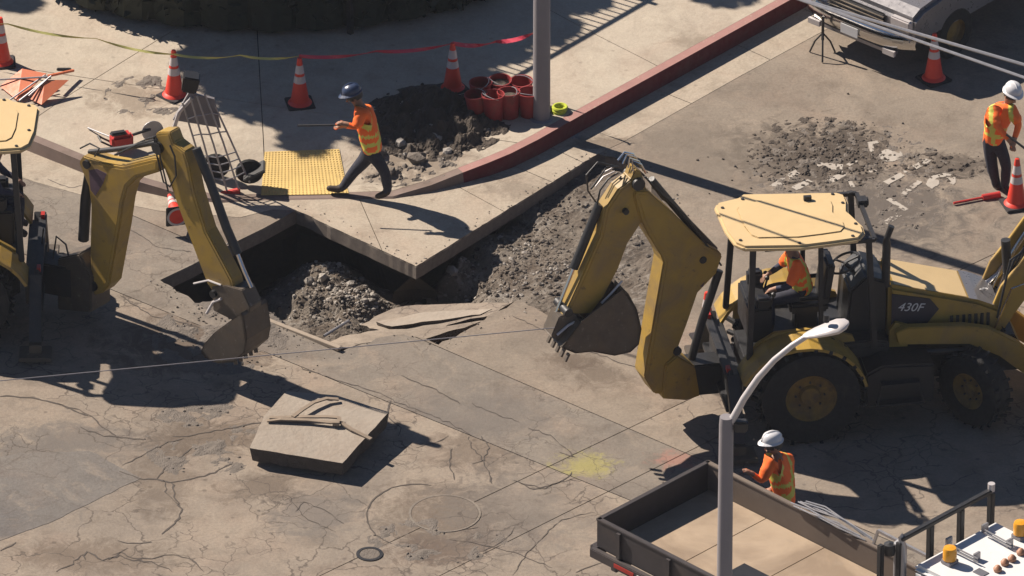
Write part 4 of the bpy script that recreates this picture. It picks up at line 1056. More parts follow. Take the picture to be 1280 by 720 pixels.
add(tie(MB(), P3, [(858,470),(878,400),(899,338)], .055, (0,), 10), 'boom_cylinder', m_blk, smooth=True)
add(tie(MB(), P3, [(893,312),(860,278),(836,250),(814,224)], .05, (0,), 10), 'stick_cylinder', m_blk, smooth=True)
add(tie(tie(MB(), P3, [(896,326),(850,262),(822,236),(800,215)], .014, (-.15,-.1,.13)), P3, [(870,296),(848,262),(832,252),(812,226)], .018, (-.08,)), 'boom_hoses', m_blk, smooth=True)
add(tie(MB(), P3, [(750,256),(738,286),(718,336)], .06, (-.02,), 10), 'bucket_cylinder', m_blk, smooth=True)
add(tie(MB(), P3, [(718,336),(706,366),(696,392)], .025, (-.02,), 8), 'cylinder_rod', m_chr, smooth=True)
m = MB(); 
for k_, of in enumerate((-.13,-.06,.03,.1)): m.tube([P3(778+k_*3,206+k_,of), P3(786,196,of), P3(797,198+k_,of), P3(803,212,of)], .014, 6)
add(m, 'pivot_hoses', m_chr, smooth=True)
m = MB()
for k_, (pts) in enumerate(([(778,214),(752,208),(738,224),(740,244),(750,258)],[(776,212),(762,212),(748,232),(742,240)],[(778,222),(768,250),(760,262),(776,266),(782,240)],[(772,216),(760,224),(750,238),(746,258)])):
    m.tube([P3(a,b,-.12+.04*k_) for a, b in pts], .012, 6)
add(m, 'looped_hoses', m_blk, smooth=True)
m = MB(); 
for k_ in range(2): m.tube([P3(774,214+k_*6,-.13), P3(760,222+k_*5,-.14), P3(750,234+k_*5,-.13)], .010, 6)
add(m, 'clear_hoses', m_lamp, smooth=True)
m = MB()
for px, py, r in ((792,224,.085),(840,432,.06),(776,258,.04),(872,318,.05),(704,384,.06)):
    q = P3(px,py); add(MB().tube([q-n*.17, q+n*.17], r, 12), 'pivot_pin', m_blk, smooth=True)
m = MB().prism(Q([(856,300),(868,304),(880,330),(872,352),(862,350),(854,326)]), o, d, .153); add(m, 'faded_decal', m_prp)
# linkage and bucket
m = MB(); m.prism(Q([(694,390),(712,386),(728,396),(722,418),(700,428),(684,414)]), o, d, .13); add(m, 'bucket_linkage', m_bkt, bevel=.01)
m = MB(); tie(m, P3, [(745,372),(757,360),(771,344)], .016, (-.16,.16)); tie(m, P3, [(690,412),(704,400),(716,394)], .018, (-.15,.15)); add(m, 'link_rods', m_lamp, smooth=True)
bk = Q([(712,388),(700,404),(686,424),(706,434),(728,432),(756,437),(778,432),(791,420),(795,398),(789,372),(778,352),(769,345)])
bk = inset(bk, .05); add(shell(MB(), bk, o, d, .27), 'bucket', m_bkt, bevel=0)
m = MB()
for k_ in range(5):
    q = P3(700,430,-.26+.13*k_); m.bar(q, q+d*.05+Vector((0,0,-.10)), .05, .03)
add(m, 'bucket_teeth', m_bkt)
# left arm, swung well towards the camera
ang = math.pi+R(184)-R(44); dL = Vector((math.cos(ang), math.sin(ang), 0))
boom = [(118,363),(117,300),(118,263),(118,250),(115,228),(105,204),(103,196),(110,186),(136,194),(160,198),(180,193),(197,189),(208,190),(211,200),(210,214),(182,223),(171,233),(166,251),(161,285),(155,317),(148,355),(138,366),(124,369)]
stick = [(197,160),(204,157),(220,158),(226,173),(240,184),(246,202),(254,240),(268,285),(288,322),(300,345),(306,372),(302,386),(284,384),(262,352),(244,305),(228,262),(213,220),(203,195),(198,178)]
o, d, n, P3, add, Q, bo, so_ = arm(bl, dL, boom, stick, None, None, (.13,.10,.25), .05)
add(MB().prism(Q([(84,380),(84,316),(112,310),(126,340),(126,384)]), o, d, .2), 'swing_post', m_bkt, bevel=.02)
ax_ = world(bl, (-1.02,0,0)); add(MB().bar(Vector((ax_.x,ax_.y,.55)), P3(108,350), .34, .45), 'swing_frame', m_blk, bevel=.02)
add(tie(MB(), P3, [(103,300),(106,250),(112,212)], .075, (.02,), 10), 'boom_cylinder', m_blk, smooth=True)
add(tie(MB(), P3, [(112,190),(150,186),(196,178)], .035, (0,), 10), 'stick_cylinder', m_blk, smooth=True)
add(tie(MB(), P3, [(150,190),(180,176),(204,170)], .014, (-.1,.08)), 'boom_hoses', m_blk, smooth=True)
add(tie(MB(), P3, [(244,186),(262,230),(282,286),(296,318)], .06, (.02,), 10), 'bucket_cylinder', m_blk, smooth=True)
add(tie(MB(), P3, [(294,314),(304,340),(313,360)], .03, (.02,), 8), 'cylinder_rod', m_chr, smooth=True)
m = MB()
for pts in ([(202,165),(206,190),(214,222),(222,228),(230,214),(228,190),(222,176)],[(204,164),(212,200),(220,234)],[(110,180),(122,174),(134,180),(128,190)],[(76,318),(80,290),(92,300),(96,318)],[(60,330),(62,300),(64,280)]):
    add(MB().tube([P3(a,b,-.15) for a, b in pts], .012, 6), 'looped_hose', m_blk, smooth=True)
m = MB()
for px, py, r in ((206,180,.08),(118,200,.06),(276,362,.05),(126,352,.07)):
    q = P3(px,py); add(MB().tube([q-n*.17, q+n*.17], r, 12), 'pivot_pin', m_blk, smooth=True)
add(MB().prism(Q([(120,208),(130,206),(142,212),(138,224),(128,240),(122,232)]), o, d, .140), 'faded_decal', m_prp)
m = MB(); m.prism(Q([(272,354),(290,352),(310,358),(320,380),(316,400),(298,396),(274,384)]), o, d, .12); add(m, 'bucket_linkage', m_bkt, bevel=.01)
m = MB(); tie(m, P3, [(250,350),(268,346),(284,352)], .014, (-.12,)); tie(m, P3, [(268,386),(276,372),(286,368)], .02, (-.15,.15)); add(m, 'link_rods', m_lamp, smooth=True)
bk = Q([(300,380),(316,372),(326,384),(332,420),(328,440),(312,454),(290,456),(268,446),(258,430),(262,414),(276,398)])[::-1]; bk = inset(bk, .12)
add(shell(MB(), bk, o, d, .24), 'bucket', m_bkt)
m = MB()
for k_ in range(5):
    q = P3(306,438,-.2+.1*k_); m.bar(q, q+d*.02+Vector((0,0,-.11)), .05, .03)
add(m, 'bucket_teeth', m_bkt)

# operators in the cabs
def seated(t, label, hat, dx, vest, shirt):
    W = lambda x, y, z: world(t, (x+dx, y, z))
    J = dict(pelvis=W(.08,0,1.66), waist=W(.06,0,1.80), chest=W(-.02,0,2.06), neck=W(-.08,0,2.26), head=W(-.12,0,2.38), crown=W(-.13,0,2.46),
        shl=W(-.02,-.19,2.14), ell=W(-.16,-.28,1.9), wrl=W(-.33,-.2,1.84), shr=W(-.02,.19,2.14), elr=W(-.16,.28,1.9), wrr=W(-.33,.2,1.84),
        hpl=W(.0,-.1,1.66), knl=W(-.38,-.14,1.64), anl=W(-.36,-.14,1.24), tol=W(-.48,-.14,1.18), hpr=W(.0,.1,1.66), knr=W(-.38,.14,1.64), anr=W(-.36,.14,1.24), tor=W(-.48,.14,1.18))
    b_ = W(0,0,1.15); f = world(t, (-1,0,-.3))-t.location
    return person(J, label, hat, b_, f, vest=vest, shirt=shirt)
seated(bh, 'operator in orange vest seated in the cab of the right backhoe', m_hatb, 0, True, m_shirt)
seated(bl, 'operator in dark blue clothes and red hard hat in the cab at the left edge', m_hato, -.38, False, m_shirt)

# ------------------------------------------------------------------ poles and wires
p = G(677,150,.19)
sp = thing('signal_pole', 'thick grey pole standing on the pavement beside the red buckets', 'pole', (p.x,p.y,.19))
MB().tube([(0,0,-.02),(0,0,9)], [.118,.10], 20).build('shaft', m_pole, sp, smooth=True)
MB().lathe([(.17,-.01),(.17,.03),(.13,.05),(.13,.0)], n=20).build('base_plate', m_pole, sp)
# foreground street lamp: the base stands nearer than the bottom of the photo
HT = 8.6
top = G(908,521,HT)
lp = thing('street_lamp', 'tall grey street lamp in the foreground with its curved arm over the right backhoe', 'street lamp', (top.x,top.y,0))
MB().tube([(0,0,0),(0,0,HT-.1),(0,0,HT)], [.11,.082,.075], 20).build('lamp_post', m_pole, lp, smooth=True)
MB().lathe([(.2,0),(.2,.03),(.13,.09),(.11,.1)], n=20).build('base_plate', m_pole, lp)
Lp = lambda px, py: V(px, py, top.y)-Vector((top.x,top.y,0))
MB().tube([Lp(912,530),Lp(918,520),Lp(930,498),Lp(948,472),Lp(968,450),Lp(990,432),Lp(1012,418)], [.045,.045,.042,.04,.036,.034,.032], 12).build('lamp_arm', m_lamp, lp, smooth=True)
hd = MB(); a0, a1 = Lp(1004,420), Lp(1061,403); ux = (a1-a0).normalized(); uz = ux.cross(Vector((0,-1,0))).normalized(); Ln = (a1-a0).length
prof = [(0,.03),(.08,.055),(.25,.085),(.5,.11),(.75,.125),(.92,.09),(1,.03)]; vs = []; n_ = 12
for s_, r_ in prof:
    for k in range(n_):
        a = 2*math.pi*k/n_; h = math.sin(a); vs.append(a0+ux*Ln*s_+Vector((0,1,0))*r_*1.15*math.cos(a)+uz*(r_*(.62 if h > 0 else .35)*h))
hd.add(vs, [(i*n_+k, i*n_+(k+1)%n_, (i+1)*n_+(k+1)%n_, (i+1)*n_+k) for i in range(len(prof)-1) for k in range(n_)]+[tuple(range(n_)), tuple((len(prof)-1)*n_+k for k in range(n_))])
head = hd.build('lamp_head', m_lamp, lp, smooth=True)
c = Lp(1033,402); MB().tube([c, c+Vector((0,0,.09))], .035, 10).build('photocell', m_blk, head, smooth=True)
MB().box(Lp(926,532), (.16,.12,.14)).build('bracket', m_blk, lp, bevel=.02)
# overhead wires top right (their shadows cross the cab roof)
def wire(a, b, za, zb, r, label, sag=.0, mat=m_steel, ext=1.0):
    P, Q_ = G(a[0],a[1],za), G(b[0],b[1],zb); dd = Q_-P; P2 = P-dd*ext; Q2 = Q_+dd*ext; pts = [P2.lerp(Q2, i/24)+Vector((0,0,-sag*4*(i/24)*(1-i/24)+sag)) for i in range(25)]
    tag(MB().tube(pts, r, 6).build('overhead_wire', mat, smooth=True), label, 'wire', 'overhead wires')
wire((1010,2),(1280,81), 5.9, 5.9, .022, 'upper of the two pale wires crossing the top right corner', ext=3)
wire((1096,33),(1280,97), 6.5, 6.5, .020, 'lower of the two pale wires crossing the top right corner', ext=5)
wire((0,476),(680,411), 4.2, 4.2, .006, 'long thin wire crossing in front of the left backhoe shadow', ext=0.02, mat=m_pole)

# ------------------------------------------------------------------ flatbed truck
ZT = 1.34
P0 = G(746,650,ZT); P1 = G(885,577,ZT); lat = (P1-P0); lat.z = 0; Wd = lat.length; lat.normalize(); ahead = Vector((lat.y, -lat.x, 0))
mid = (P0+P1)/2
tr = thing('flatbed_truck', 'dark stake bed truck with an empty tan bed and a white cab at bottom right', 'truck', (mid.x,mid.y,0), math.atan2(ahead.y, ahead.x))
hw = Wd/2; BL = 5.15                                  # local: x ahead, y to the left = far side
fl = thing('bed_floor', None, None); fl.parent = tr
npl = 5
for i in range(npl):
    x0 = .08+i*(BL-.16)/npl; x1 = x0+(BL-.16)/npl-.014
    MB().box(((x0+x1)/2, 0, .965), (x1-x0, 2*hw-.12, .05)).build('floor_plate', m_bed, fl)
MB().box((BL/2,0,.925), (BL-.1,2*hw-.1,.03)).build('floor_base', m_bedw, tr)
for s_ in (1,-1):
    m = MB().box((BL/2, s_*(hw-.025), ZT-.19), (BL, .05, .38)); m.box((BL/2, s_*(hw-.025), ZT+.008), (BL, .07, .03)); sd_ = m.build('side_wall', m_bedg if s_ > 0 else m_bedw, tr, bevel=.006)
    for k in range(6): MB().box((.4+k*.86, s_*(hw+.018), ZT-.2), (.06,.04,.36)).build('stake', m_bedw, sd_)
    m = MB().box((BL/2, s_*(hw+.04), .88), (BL+.1, .08, .13)); rl = m.build('side_rail', m_bedw, tr, bevel=.01)
    MB().box((.55, s_*(hw+.083), .88), (.34,.008,.055)).build('red_reflector', m_tail, rl)
    MB().box((.88, s_*(hw+.083), .88), (.2,.008,.055)).build('white_reflector', m_prnt, rl)
m = MB().box((.025, 0, ZT-.19), (.05, 2*hw-.1, .38)); m.box((.02,0,ZT+.008), (.07,2*hw,.03)); m.build('tailgate', m_bedw, tr, bevel=.006)
m = MB().box((-.06,0,.86), (.12,2*hw,.14)); m.box((.1,0,.60), (.1,1.6,.12)); m.build('rear_bumper', m_bedw, tr, bevel=.01)
for s_ in (1,-1): MB().box((-.125, s_*(hw-.22), .86), (.012,.16,.08)).build('tail_lamp', m_tail, tr)
for s_ in (.42,-.42): MB().box((2.9, s_, .66), (6.2,.09,.2)).build('frame_rail', m_blk, tr)
MB().box((BL-.03,0,ZT-.1), (.06,2*hw,.75)).build('headboard', m_bedw, tr)
def truck_wheel(x, y, wd=.26):
    t_ = MB().lathe([(.22,-wd/2),(.38,-wd/2),(.41,-wd*.35),(.41,wd*.35),(.38,wd/2),(.22,wd/2)], axis='y', n=28).build('wheel', m_rub, tr, smooth=True); t_.location = (x,y,.41)
    MB().lathe([(.225,wd*.45),(.2,wd*.2),(.08,wd*.25),(0,wd*.3)], axis='y', n=20).build('rim', m_wht, t_, smooth=True); MB().lathe([(.225,-wd*.45),(.2,-wd*.2),(.08,-wd*.25),(0,-wd*.3)], axis='y', n=20).build('rim', m_wht, t_, smooth=True)
for s_ in (1,-1): truck_wheel(1.35, s_*(hw-.22), .5); truck_wheel(7.35, s_*(hw-.16))
# headache rack behind the cab
def TL(px, py, x=None, y=None, z=None):               # photo point -> truck local, with one coordinate fixed
    Rm = Matrix.Rotation(tr.rotation_euler.z, 3, 'Z').transposed(); o_ = Rm @ (CP-tr.location); q = Rm @ ray(px, py)
    k = ((x-o_.x)/q.x) if x is not None else ((y-o_.y)/q.y) if y is not None else (z-o_.z)/q.z
    return o_+q*k
xr = BL+.1
ra = TL(1125,671,x=xr); rb = TL(1239,617,x=xr); rz_ = (ra.z+rb.z)/2
rk = MB().bar((xr,ra.y,rz_),(xr,rb.y,rz_),.075,.06).build('cab_rack', m_blk, tr, bevel=.01)
MB().bar((xr+.01,ra.y,1.75),(xr+.01,rb.y,1.75),.06,.06).build('rack_rail', m_blk, rk)
for k in range(4):
    y_ = ra.y+(rb.y-ra.y)*k/3; MB().bar((xr,y_,.9),(xr,y_,rz_-.03),.075,.075).build('rack_post', m_blk, rk, bevel=.008)
MB().tube([(xr,rb.y,rz_),(xr,rb.y,rz_+.10)], .045, 12).build('rack_lamp', m_lamp, rk, smooth=True)
m = MB(); q = TL(1122,668,x=xr-.05); m.tube([(q.x,q.y,q.z-1.2),(q.x,q.y,q.z-.12),(q.x+.03,q.y+.02,q.z-.02),(q.x+.08,q.y+.02,q.z-.15),(q.x+.1,q.y,q.z-1.2)], .045, 10); m.build('grey_pipe', m_steel, tr, smooth=True)
q = TL(1112,686,x=xr-.12); MB().lathe([(0,-.09),(.07,-.07),(.085,0),(.07,.07),(0,.09)], (q.x,q.y,q.z), n=14).build('black_float', m_plast, tr, smooth=True)
q = TL(1101,681,x=xr-.15); MB().bar((q.x,q.y,.9),(q.x,q.y,q.z),.07,.07).build('near_post', m_blk, tr, bevel=.01)
# cab
CX = BL+.28
ca = TL(1140,704,x=CX); cb = TL(1244,651,x=CX); CZ = (ca.z+cb.z)/2; y0_, y1_ = ca.y, cb.y; yc = (y0_+y1_)/2; chw = abs(y1_-y0_)/2
cb_ = thing('cab', None, None); cb_.parent = tr
m = MB(); m.prism([(CX-.02,.75),(CX+2.0,.75),(CX+2.0,1.28),(CX-.02,1.28)], (0,yc), EX, chw+.1); m.build('cab_body', m_wht, tr, bevel=.04)
sec = lambda x, hw_, z: [(x, yc-hw_, z), (x, yc+hw_, z)]
m = MB()
m.add([(CX+.0,yc-chw-.08,1.28),(CX+.0,yc+chw+.08,1.28),(CX+1.95,yc+chw+.08,1.28),(CX+1.95,yc-chw-.08,1.28),(CX+.12,yc-chw+.02,CZ-.1),(CX+.12,yc+chw-.02,CZ-.1),(CX+1.45,yc+chw-.04,CZ-.1),(CX+1.45,yc-chw+.04,CZ-.1)], [(0,1,5,4),(1,2,6,5),(2,3,7,6),(3,0,4,7)])
m.build('cab_glass', m_glass, tr)
for x0,x1 in ((.02,.12),(1.9,1.42),(.95,.85)):
    for s_ in (-1,1): MB().bar((CX+x0,yc+s_*(chw+.085),1.26),(CX+x1,yc+s_*(chw-.01),CZ-.08),.08,.06).build('window_pillar', m_wht, tr)
rf = MB().slab([(CX,yc-chw),(CX,yc+chw),(CX+1.42,yc+chw-.02),(CX+1.42,yc-chw+.02)], CZ-.11, CZ).build('cab_roof', m_wht, tr, bevel=.05)
m = MB(); m.prism([(CX+1.95,.7),(CX+3.1,.7),(CX+3.12,1.05),(CX+2.95,1.2),(CX+1.95,1.3)], (0,yc), EX, chw+.08); m.build('hood', m_wht, tr, bevel=.05)
MB().box((CX+3.15,yc,.62), (.12,1.9,.2)).build('front_bumper', m_chr, tr, bevel=.03)
for s_ in (-1,1): MB().box((CX+3.12,yc+s_*.65,.92), (.04,.3,.18)).build('headlight', m_lamp, tr)
for s_ in (-1,1):
    m = MB().box((CX+1.85,yc+s_*(chw+.32),1.55), (.1,.2,.32)); m.bar((CX+1.85,yc+s_*chw,1.45),(CX+1.85,yc+s_*(chw+.25),1.5),.03); m.build('wing_mirror', m_plast, tr, bevel=.02)
for px, py in ((1187,704),(1275,672)):
    q = TL(px, py, z=CZ)
    b0 = MB().box((q.x,q.y,CZ+.03), (.16,.16,.06)).build('beacon_mount', m_pole, tr, bevel=.01)
    MB().lathe([(.085,.06),(.085,.19),(.075,.22),(0,.23)], (q.x,q.y,CZ), n=18).build('amber_beacon', m_amb, b0, smooth=True)
for px, py in ((1231,664),(1262,683),(1186,681),(1221,700)):
    q = TL(px, py, z=CZ); MB().box((q.x,q.y,CZ+.05), (.035,.10,.11)).build('roof_bracket', m_steel, tr, bevel=.004)
for a, b in (((1231,666),(1264,684)),((1186,684),(1222,702))):
    q0, q1 = TL(*a, z=CZ+.05), TL(*b, z=CZ+.05); m = MB(); m.bar(q0, q1, .02); m.bar(q0+Vector((0,0,.04)), q1+Vector((0,0,.04)), .015); m.build('roof_bar', m_steel, tr)
for k, (px, py) in enumerate(((1247,714),(1256,706),(1265,701),(1276,693))):
    q = TL(px, py, z=CZ); MB().lathe([(0,0),(.05,.005),(.055,.04),(.03,.075),(0,.085)], (q.x,q.y,CZ), n=12).build('marker_lamp', m_marker, tr, smooth=True)
q = TL(1226,716,z=CZ); MB().box((q.x,q.y,CZ+.004), (.16,.12,.012)).build('roof_plate', m_vgrey, tr)
# things on the truck
q = world(tr, TL(1135,655, z=1.1)); cbx = MB().box((0,0,.0), (.5,.34,.32)); cbx.box((0,.1,.17), (.5,.2,.012), Matrix.Rotation(R(25),3,'X'))
o_ = cbx.build('cardboard_box', m_card, bevel=.004); o_.location = world(tr, (BL-.55, .62, 1.07)); o_.rotation_euler = (0,0,.4); tag(o_, 'brown cardboard box at the front end of the truck bed', 'box')
bd = MB(); bd.box((0,0,0), (1.0,.2,.03)); o_ = bd.build('barrier_board', m_wht); tag(o_, 'red and white striped barrier board lying at the front of the truck bed', 'barrier board')
o_.location = world(tr, (BL-.40, .1, 1.15)); o_.rotation_euler = (R(20),.12,tr.rotation_euler.z+1.2)
for k in range(5): MB().box((-.4+k*.2,0,.0), (.09,.204,.034)).build('red_stripe', m_redp, o_)
bx = MB().box((0,0,0), (1.1,.3,.2)); o_ = bx.build('toolbox', m_blk, bevel=.02); q = TL(922,700,z=ZT+.1); q = world(tr, (q.x+.72, min(q.y,-hw+.22), ZT+.02)); o_.location = q; o_.rotation_euler = (0,0,tr.rotation_euler.z); tag(o_, 'long black toolbox on the near rail of the truck bed beside the street lamp post', 'toolbox')
MB().box((0,0,.115), (1.12,.32,.02)).build('lid', m_plast, o_); MB().tube([(-.12,0,.13),(-.12,0,.17),(.12,0,.17),(.12,0,.13)], .012, 6).build('handle', m_steel, o_)
# bundle of rods on the far rail
bu = MB()
for k in range(7):
    y_ = hw+random.uniform(-.10,.10); x0 = 1.55+random.uniform(-.1,.1); x1 = 2.75+random.uniform(-.12,.1); z_ = ZT+.035+.012*(k%4)
    bu.tube([world(tr,(x0,y_,z_)), world(tr,(x0+.3,y_+random.uniform(-.04,.04),z_+.03)), world(tr,(x0+.7,y_+random.uniform(-.05,.05),z_+.04)), world(tr,(x1,y_*.5+hw*.5,z_))], .010, 6)
tag(bu.build('wire_bundle', m_steel, smooth=True), 'bundle of silver wire lying along the far rail of the truck bed', 'wire bundle')
m = MB(); a = world(tr, (2.85,hw,ZT+.02)); b = world(tr, (2.92,hw,ZT+.24)); c = world(tr, (4.2,hw,ZT+.22)); m.bar(a,b,.03); m.bar(b,c,.035); o_ = m.build('loose_rail', m_steel); tag(o_, 'bent thin steel rail above the far side of the truck bed', 'rail')

# ------------------------------------------------------------------ parked vehicle, top right
fa = G(1000,46); fb = G(1140,104); vlat = (fb-fa); vlat.z = 0; vw = vlat.length; vlat.normalize(); vah = Vector((-vlat.y, vlat.x, 0)); vm = (fa+fb)/2
# local x = towards us (front), y = to the left looking out of the front
pv = thing('parked_pickup', 'silver pickup with a chrome bumper parked nose towards the dig at the top right', 'pickup', (vm.x,vm.y,0), math.atan2(-vah.y,-vah.x))
vh = .97
m = MB(); m.prism([(-5.2,.5),(-5.2,1.15),(-3.6,1.18),(-1.6,1.18),(-.25,1.02),(-.04,.92),(0,.62),(-.1,.5)], (0,0), EX, vh); m.build('body', m_vgrey, pv, bevel=.06)
m = MB(); m.add([(-3.6,-.88,1.18),(-3.6,.88,1.18),(-1.45,.88,1.18),(-1.45,-.88,1.18),(-3.4,-.72,1.8),(-3.4,.72,1.8),(-2.3,.72,1.8),(-2.3,-.72,1.8)], [(0,1,5,4),(1,2,6,5),(2,3,7,6),(3,0,4,7)]); m.build('windows', m_glass, pv)
MB().box((-2.85,0,1.81), (1.2,1.46,.06)).build('roof', m_vdark, pv, bevel=.03)
MB().box((-.98,0,1.128), (1.1,1.5,.02), Matrix.Rotation(R(5),3,'Y')).build('bonnet', m_vdark, pv)
bp = MB(); 
for z0, z1, x_ in ((.46,.60,.12),(.62,.70,.09)):
    pts = []; k = 14
    for i in range(k+1):
        y_ = -vh+2*vh*i/k; pts.append((x_-.22*(abs(y_)/vh)**4, y_))
    for (xa,ya),(xb,yb) in zip(pts, pts[1:]):
        bp.add([(xa,ya,z0),(xb,yb,z0),(xb+.02,yb,(z0+z1)/2),(xa+.02,ya,(z0+z1)/2),(xb,yb,z1),(xa,ya,z1),(xb-.1,yb,z1),(xa-.1,ya,z1)], [(0,1,2,3),(3,2,4,5),(5,4,6,7)])
bp.build('bumper', m_chr, pv, smooth=True)
MB().box((.0,0,.80), (.05,1.0,.2)).build('grille', m_blk, pv, bevel=.02)
g2 = MB()
for k in range(3): g2.box((.03,0,.74+k*.06), (.02,1.0,.018))
g2.build('grille_bars', m_chr, pv)
for s_ in (-1,1):
    MB().box((-.04,s_*.76,.82), (.1,.34,.17)).build('headlight', m_lamp, pv, bevel=.02)
    MB().box((.10,s_*.66,.40), (.04,.2,.08)).build('fog_lamp', m_lamp, pv)
MB().box((.155,.0,.52), (.01,.3,.14)).build('number_plate', m_prnt, pv)
MB().box((.06,0,.40), (.08,1.5,.05)).build('skirt', m_vgrey, pv)
for x_ in (-.95,-4.2):
    for s_ in (1,-1):
        t_ = MB().lathe([(.2,-.12),(.35,-.12),(.38,-.08),(.38,.08),(.35,.12),(.2,.12)], axis='y', n=26).build('wheel', m_rub, pv, smooth=True); t_.location = (x_, s_*.86, .38)
        MB().lathe([(.21,s_*.11),(.18,s_*.05),(0,s_*.08)], axis='y', n=18).build('rim', m_rim, t_, smooth=True)
# tripod jack standing before the bumper
p = G(1028,70); tj = thing('tripod_stand', 'small black tripod stand on the road before the chrome bumper', 'stand', (p.x,p.y,0))
MB().tube([(0,0,.25),(0,0,.62)], .02, 8).build('stem', m_blk, tj)
for k in range(3):
    a = 2*math.pi*k/3+.5; MB().tube([(0,0,.36),(.12*math.cos(a),.12*math.sin(a),.2),(.2*math.cos(a),.2*math.sin(a),.01)], .013, 6).build('leg', m_blk, tj)

# ------------------------------------------------------------------ small things
def bucket(px, py, label, idx, z=.19, fill=True, tone=0):
    p = G(px, py, z); t = thing('plastic_bucket', label, 'bucket', (p.x+random.uniform(-.03,.03),p.y+random.uniform(-.03,.03),z+.02), random.uniform(0,3), 'red buckets by the pole'); t.rotation_euler = (random.uniform(-.1,.1), random.uniform(-.1,.1), random.uniform(0,6)); t.scale = (1,1,random.uniform(.92,1.04))
    MB().lathe([(0,.0),(.125,.0),(.152,.36),(.160,.36),(.160,.38),(.148,.38),(.12,.02),(0,.02)], n=24).build('pail', m_pail, t, smooth=True)
    MB().tube([(.16*math.cos(a), .02+.10*0, .36+.0) if False else (.158*math.cos(a), -.08*math.sin(a)-.03, .36+.03*math.sin(a)) for a in [R(x) for x in range(0,181,20)]], .006, 5).build('handle', m_steel, t)
    if fill: MB().lathe([(.14,.30),(.07,.325),(0,.315)], n=16).build('earth_fill', m_mud, t)
bs = [((603,128),'red bucket at the left end of the cluster, just right of the cone'),((597,142),'red bucket low at the left front of the cluster'),((627,124),'red bucket in the middle of the back row'),((638,140),'red bucket in the middle of the front row'),
      ((655,124),'red bucket at the right end of the back row next to the pole'),((660,141),'red bucket at the right front, almost touching the pole'),((617,144),'red bucket between the two left front ones and the middle')]
for i, (q, l) in enumerate(bs): bucket(q[0], q[1]+6, l, i, fill=i in (3,2))
# lime hose coil
p = G(698,142,.19); hc_ = MB()
for k in range(3): hc_.tube([(.09*math.cos(a)+.01*k, .09*math.sin(a), .03+.035*k) for a in [2*math.pi*j/16 for j in range(17)]], .022, 6, mi=0)
o_ = hc_.build('hose_coil', m_lime2, smooth=True); o_.location = (p.x,p.y,.19); tag(o_, 'small coil of lime green hose at the foot of the thick pole', 'hose')
# red tool lying on the road
m = MB(); a, b = G(1192,254,.03), G(1228,247,.03); m.tube([a,b], .018, 8); c = G(1250,243,.04); m.tube([b, c], .045, 10); o_ = m.build('red_bar', m_redp, smooth=True); tag(o_, 'long red tool lying on the road left of the cone at the right edge', 'tool')
# dark bar on the pavement at left, cut-off saw
p = G(80,88,.2); o_ = MB().box((0,0,.02), (.2,.05,.05)).build('black_block', m_blk, bevel=.01); o_.location = (p.x,p.y,.19); tag(o_, 'small black block lying on the pavement above the folded orange signs', 'block')
p = G(152,186,.19); sw = thing('cut_off_saw', 'red and black cut-off saw lying on the pavement behind the left excavator arm', 'saw', (p.x,p.y,.19), .3)
MB().box((0,0,.14), (.3,.2,.2)).build('motor', m_redp, sw, bevel=.04); MB().box((-.05,-.02,.26), (.22,.1,.05)).build('cover', m_blk, sw, bevel=.02)
MB().tube([(.12,0,.18),(.32,.03,.2),(.42,.06,.2)], .02, 8).build('arm', m_blk, sw); MB().lathe([(0,-.006),(.15,-.006),(.15,.006),(0,.006)], (.45,.06,.17), axis='y', n=24).build('blade', m_steel, sw)
MB().tube([(-.15,-.08,.1),(-.3,-.08,.2),(-.3,.08,.2),(-.15,.08,.1)], .014, 6).build('handle', m_blk, sw)
m = MB(); m.tube([G(110,160,.2), G(140,172,.3)], .012); o_ = m.build('rod', m_steel); tag(o_, 'thin rod lying beside the red cut-off saw', 'rod')
for k, (a, b) in enumerate((((180,172),(222,160)),((186,180),(224,170)))):
    m = MB(); m.tube([G(*a,.22), G(*b,.45)], .014); o_ = m.build('steel_rod', m_steel); tag(o_, ('upper','lower')[k]+' of two thin steel rods between the saw and the wire cart', 'rod')
# steel cart with black bin on top
p = G(285,232,.05); ct = thing('steel_cart', 'tall steel wire cart with a black bin on top standing at the pavement corner', 'cart', (p.x,p.y,.05))
yC = p.y
def Cc(px, py, dy=0): return V(px, py, yC+dy)-Vector((p.x,p.y,.05))
m = MB()
bot = [Cc(258,232,.1),Cc(270,236,-.1),Cc(284,240,-.15),Cc(298,236,-.15),Cc(312,228,-.05)]; topp = [Cc(228,128,.0),Cc(238,122,-.05),Cc(246,120,-.05),Cc(256,118,0),Cc(264,122,.05)]
for a, b in zip(bot, topp): MB().tube([a, a.lerp(b,.5)+Vector((random.uniform(-.02,.02),0,0)), b], .014, 6).build('upright', m_steel, ct)
for s_ in (.12,.2,.28,.36,.6,.8):
    MB().tube([a.lerp(b, s_) for a, b in zip(bot, topp)], .009, 6).build('rung', m_steel, ct)
sh = MB(); a, b, c_, d_ = Cc(216,150,.1), Cc(236,116,0), Cc(268,124,.02), Cc(276,160,.05); sh.add([a,b,c_,d_, a+Vector((0,.05,0)), b+Vector((0,.05,0)), c_+Vector((0,.05,0)), d_+Vector((0,.05,0))], [(0,1,2,3),(7,6,5,4),(0,4,5,1),(1,5,6,2),(2,6,7,3),(3,7,4,0)]); sh.build('mesh_panel', m_pole, ct)
MB().tube([Cc(222,160,.1), Cc(212,176,.2), Cc(224,140,.05), Cc(240,122,0)], .03, 8).build('handle_bar', m_lamp, ct, smooth=True)
c = Cc(238,103,0); MB().box(c, (.2,.2,.24), Matrix.Rotation(.2,3,'Y'), taper=1.15).build('black_bin', m_plast, ct, bevel=.02)
MB().bar(Cc(264,246,-.15), Cc(300,238,-.15), .07).build('base_beam', m_redp, ct, bevel=.01)
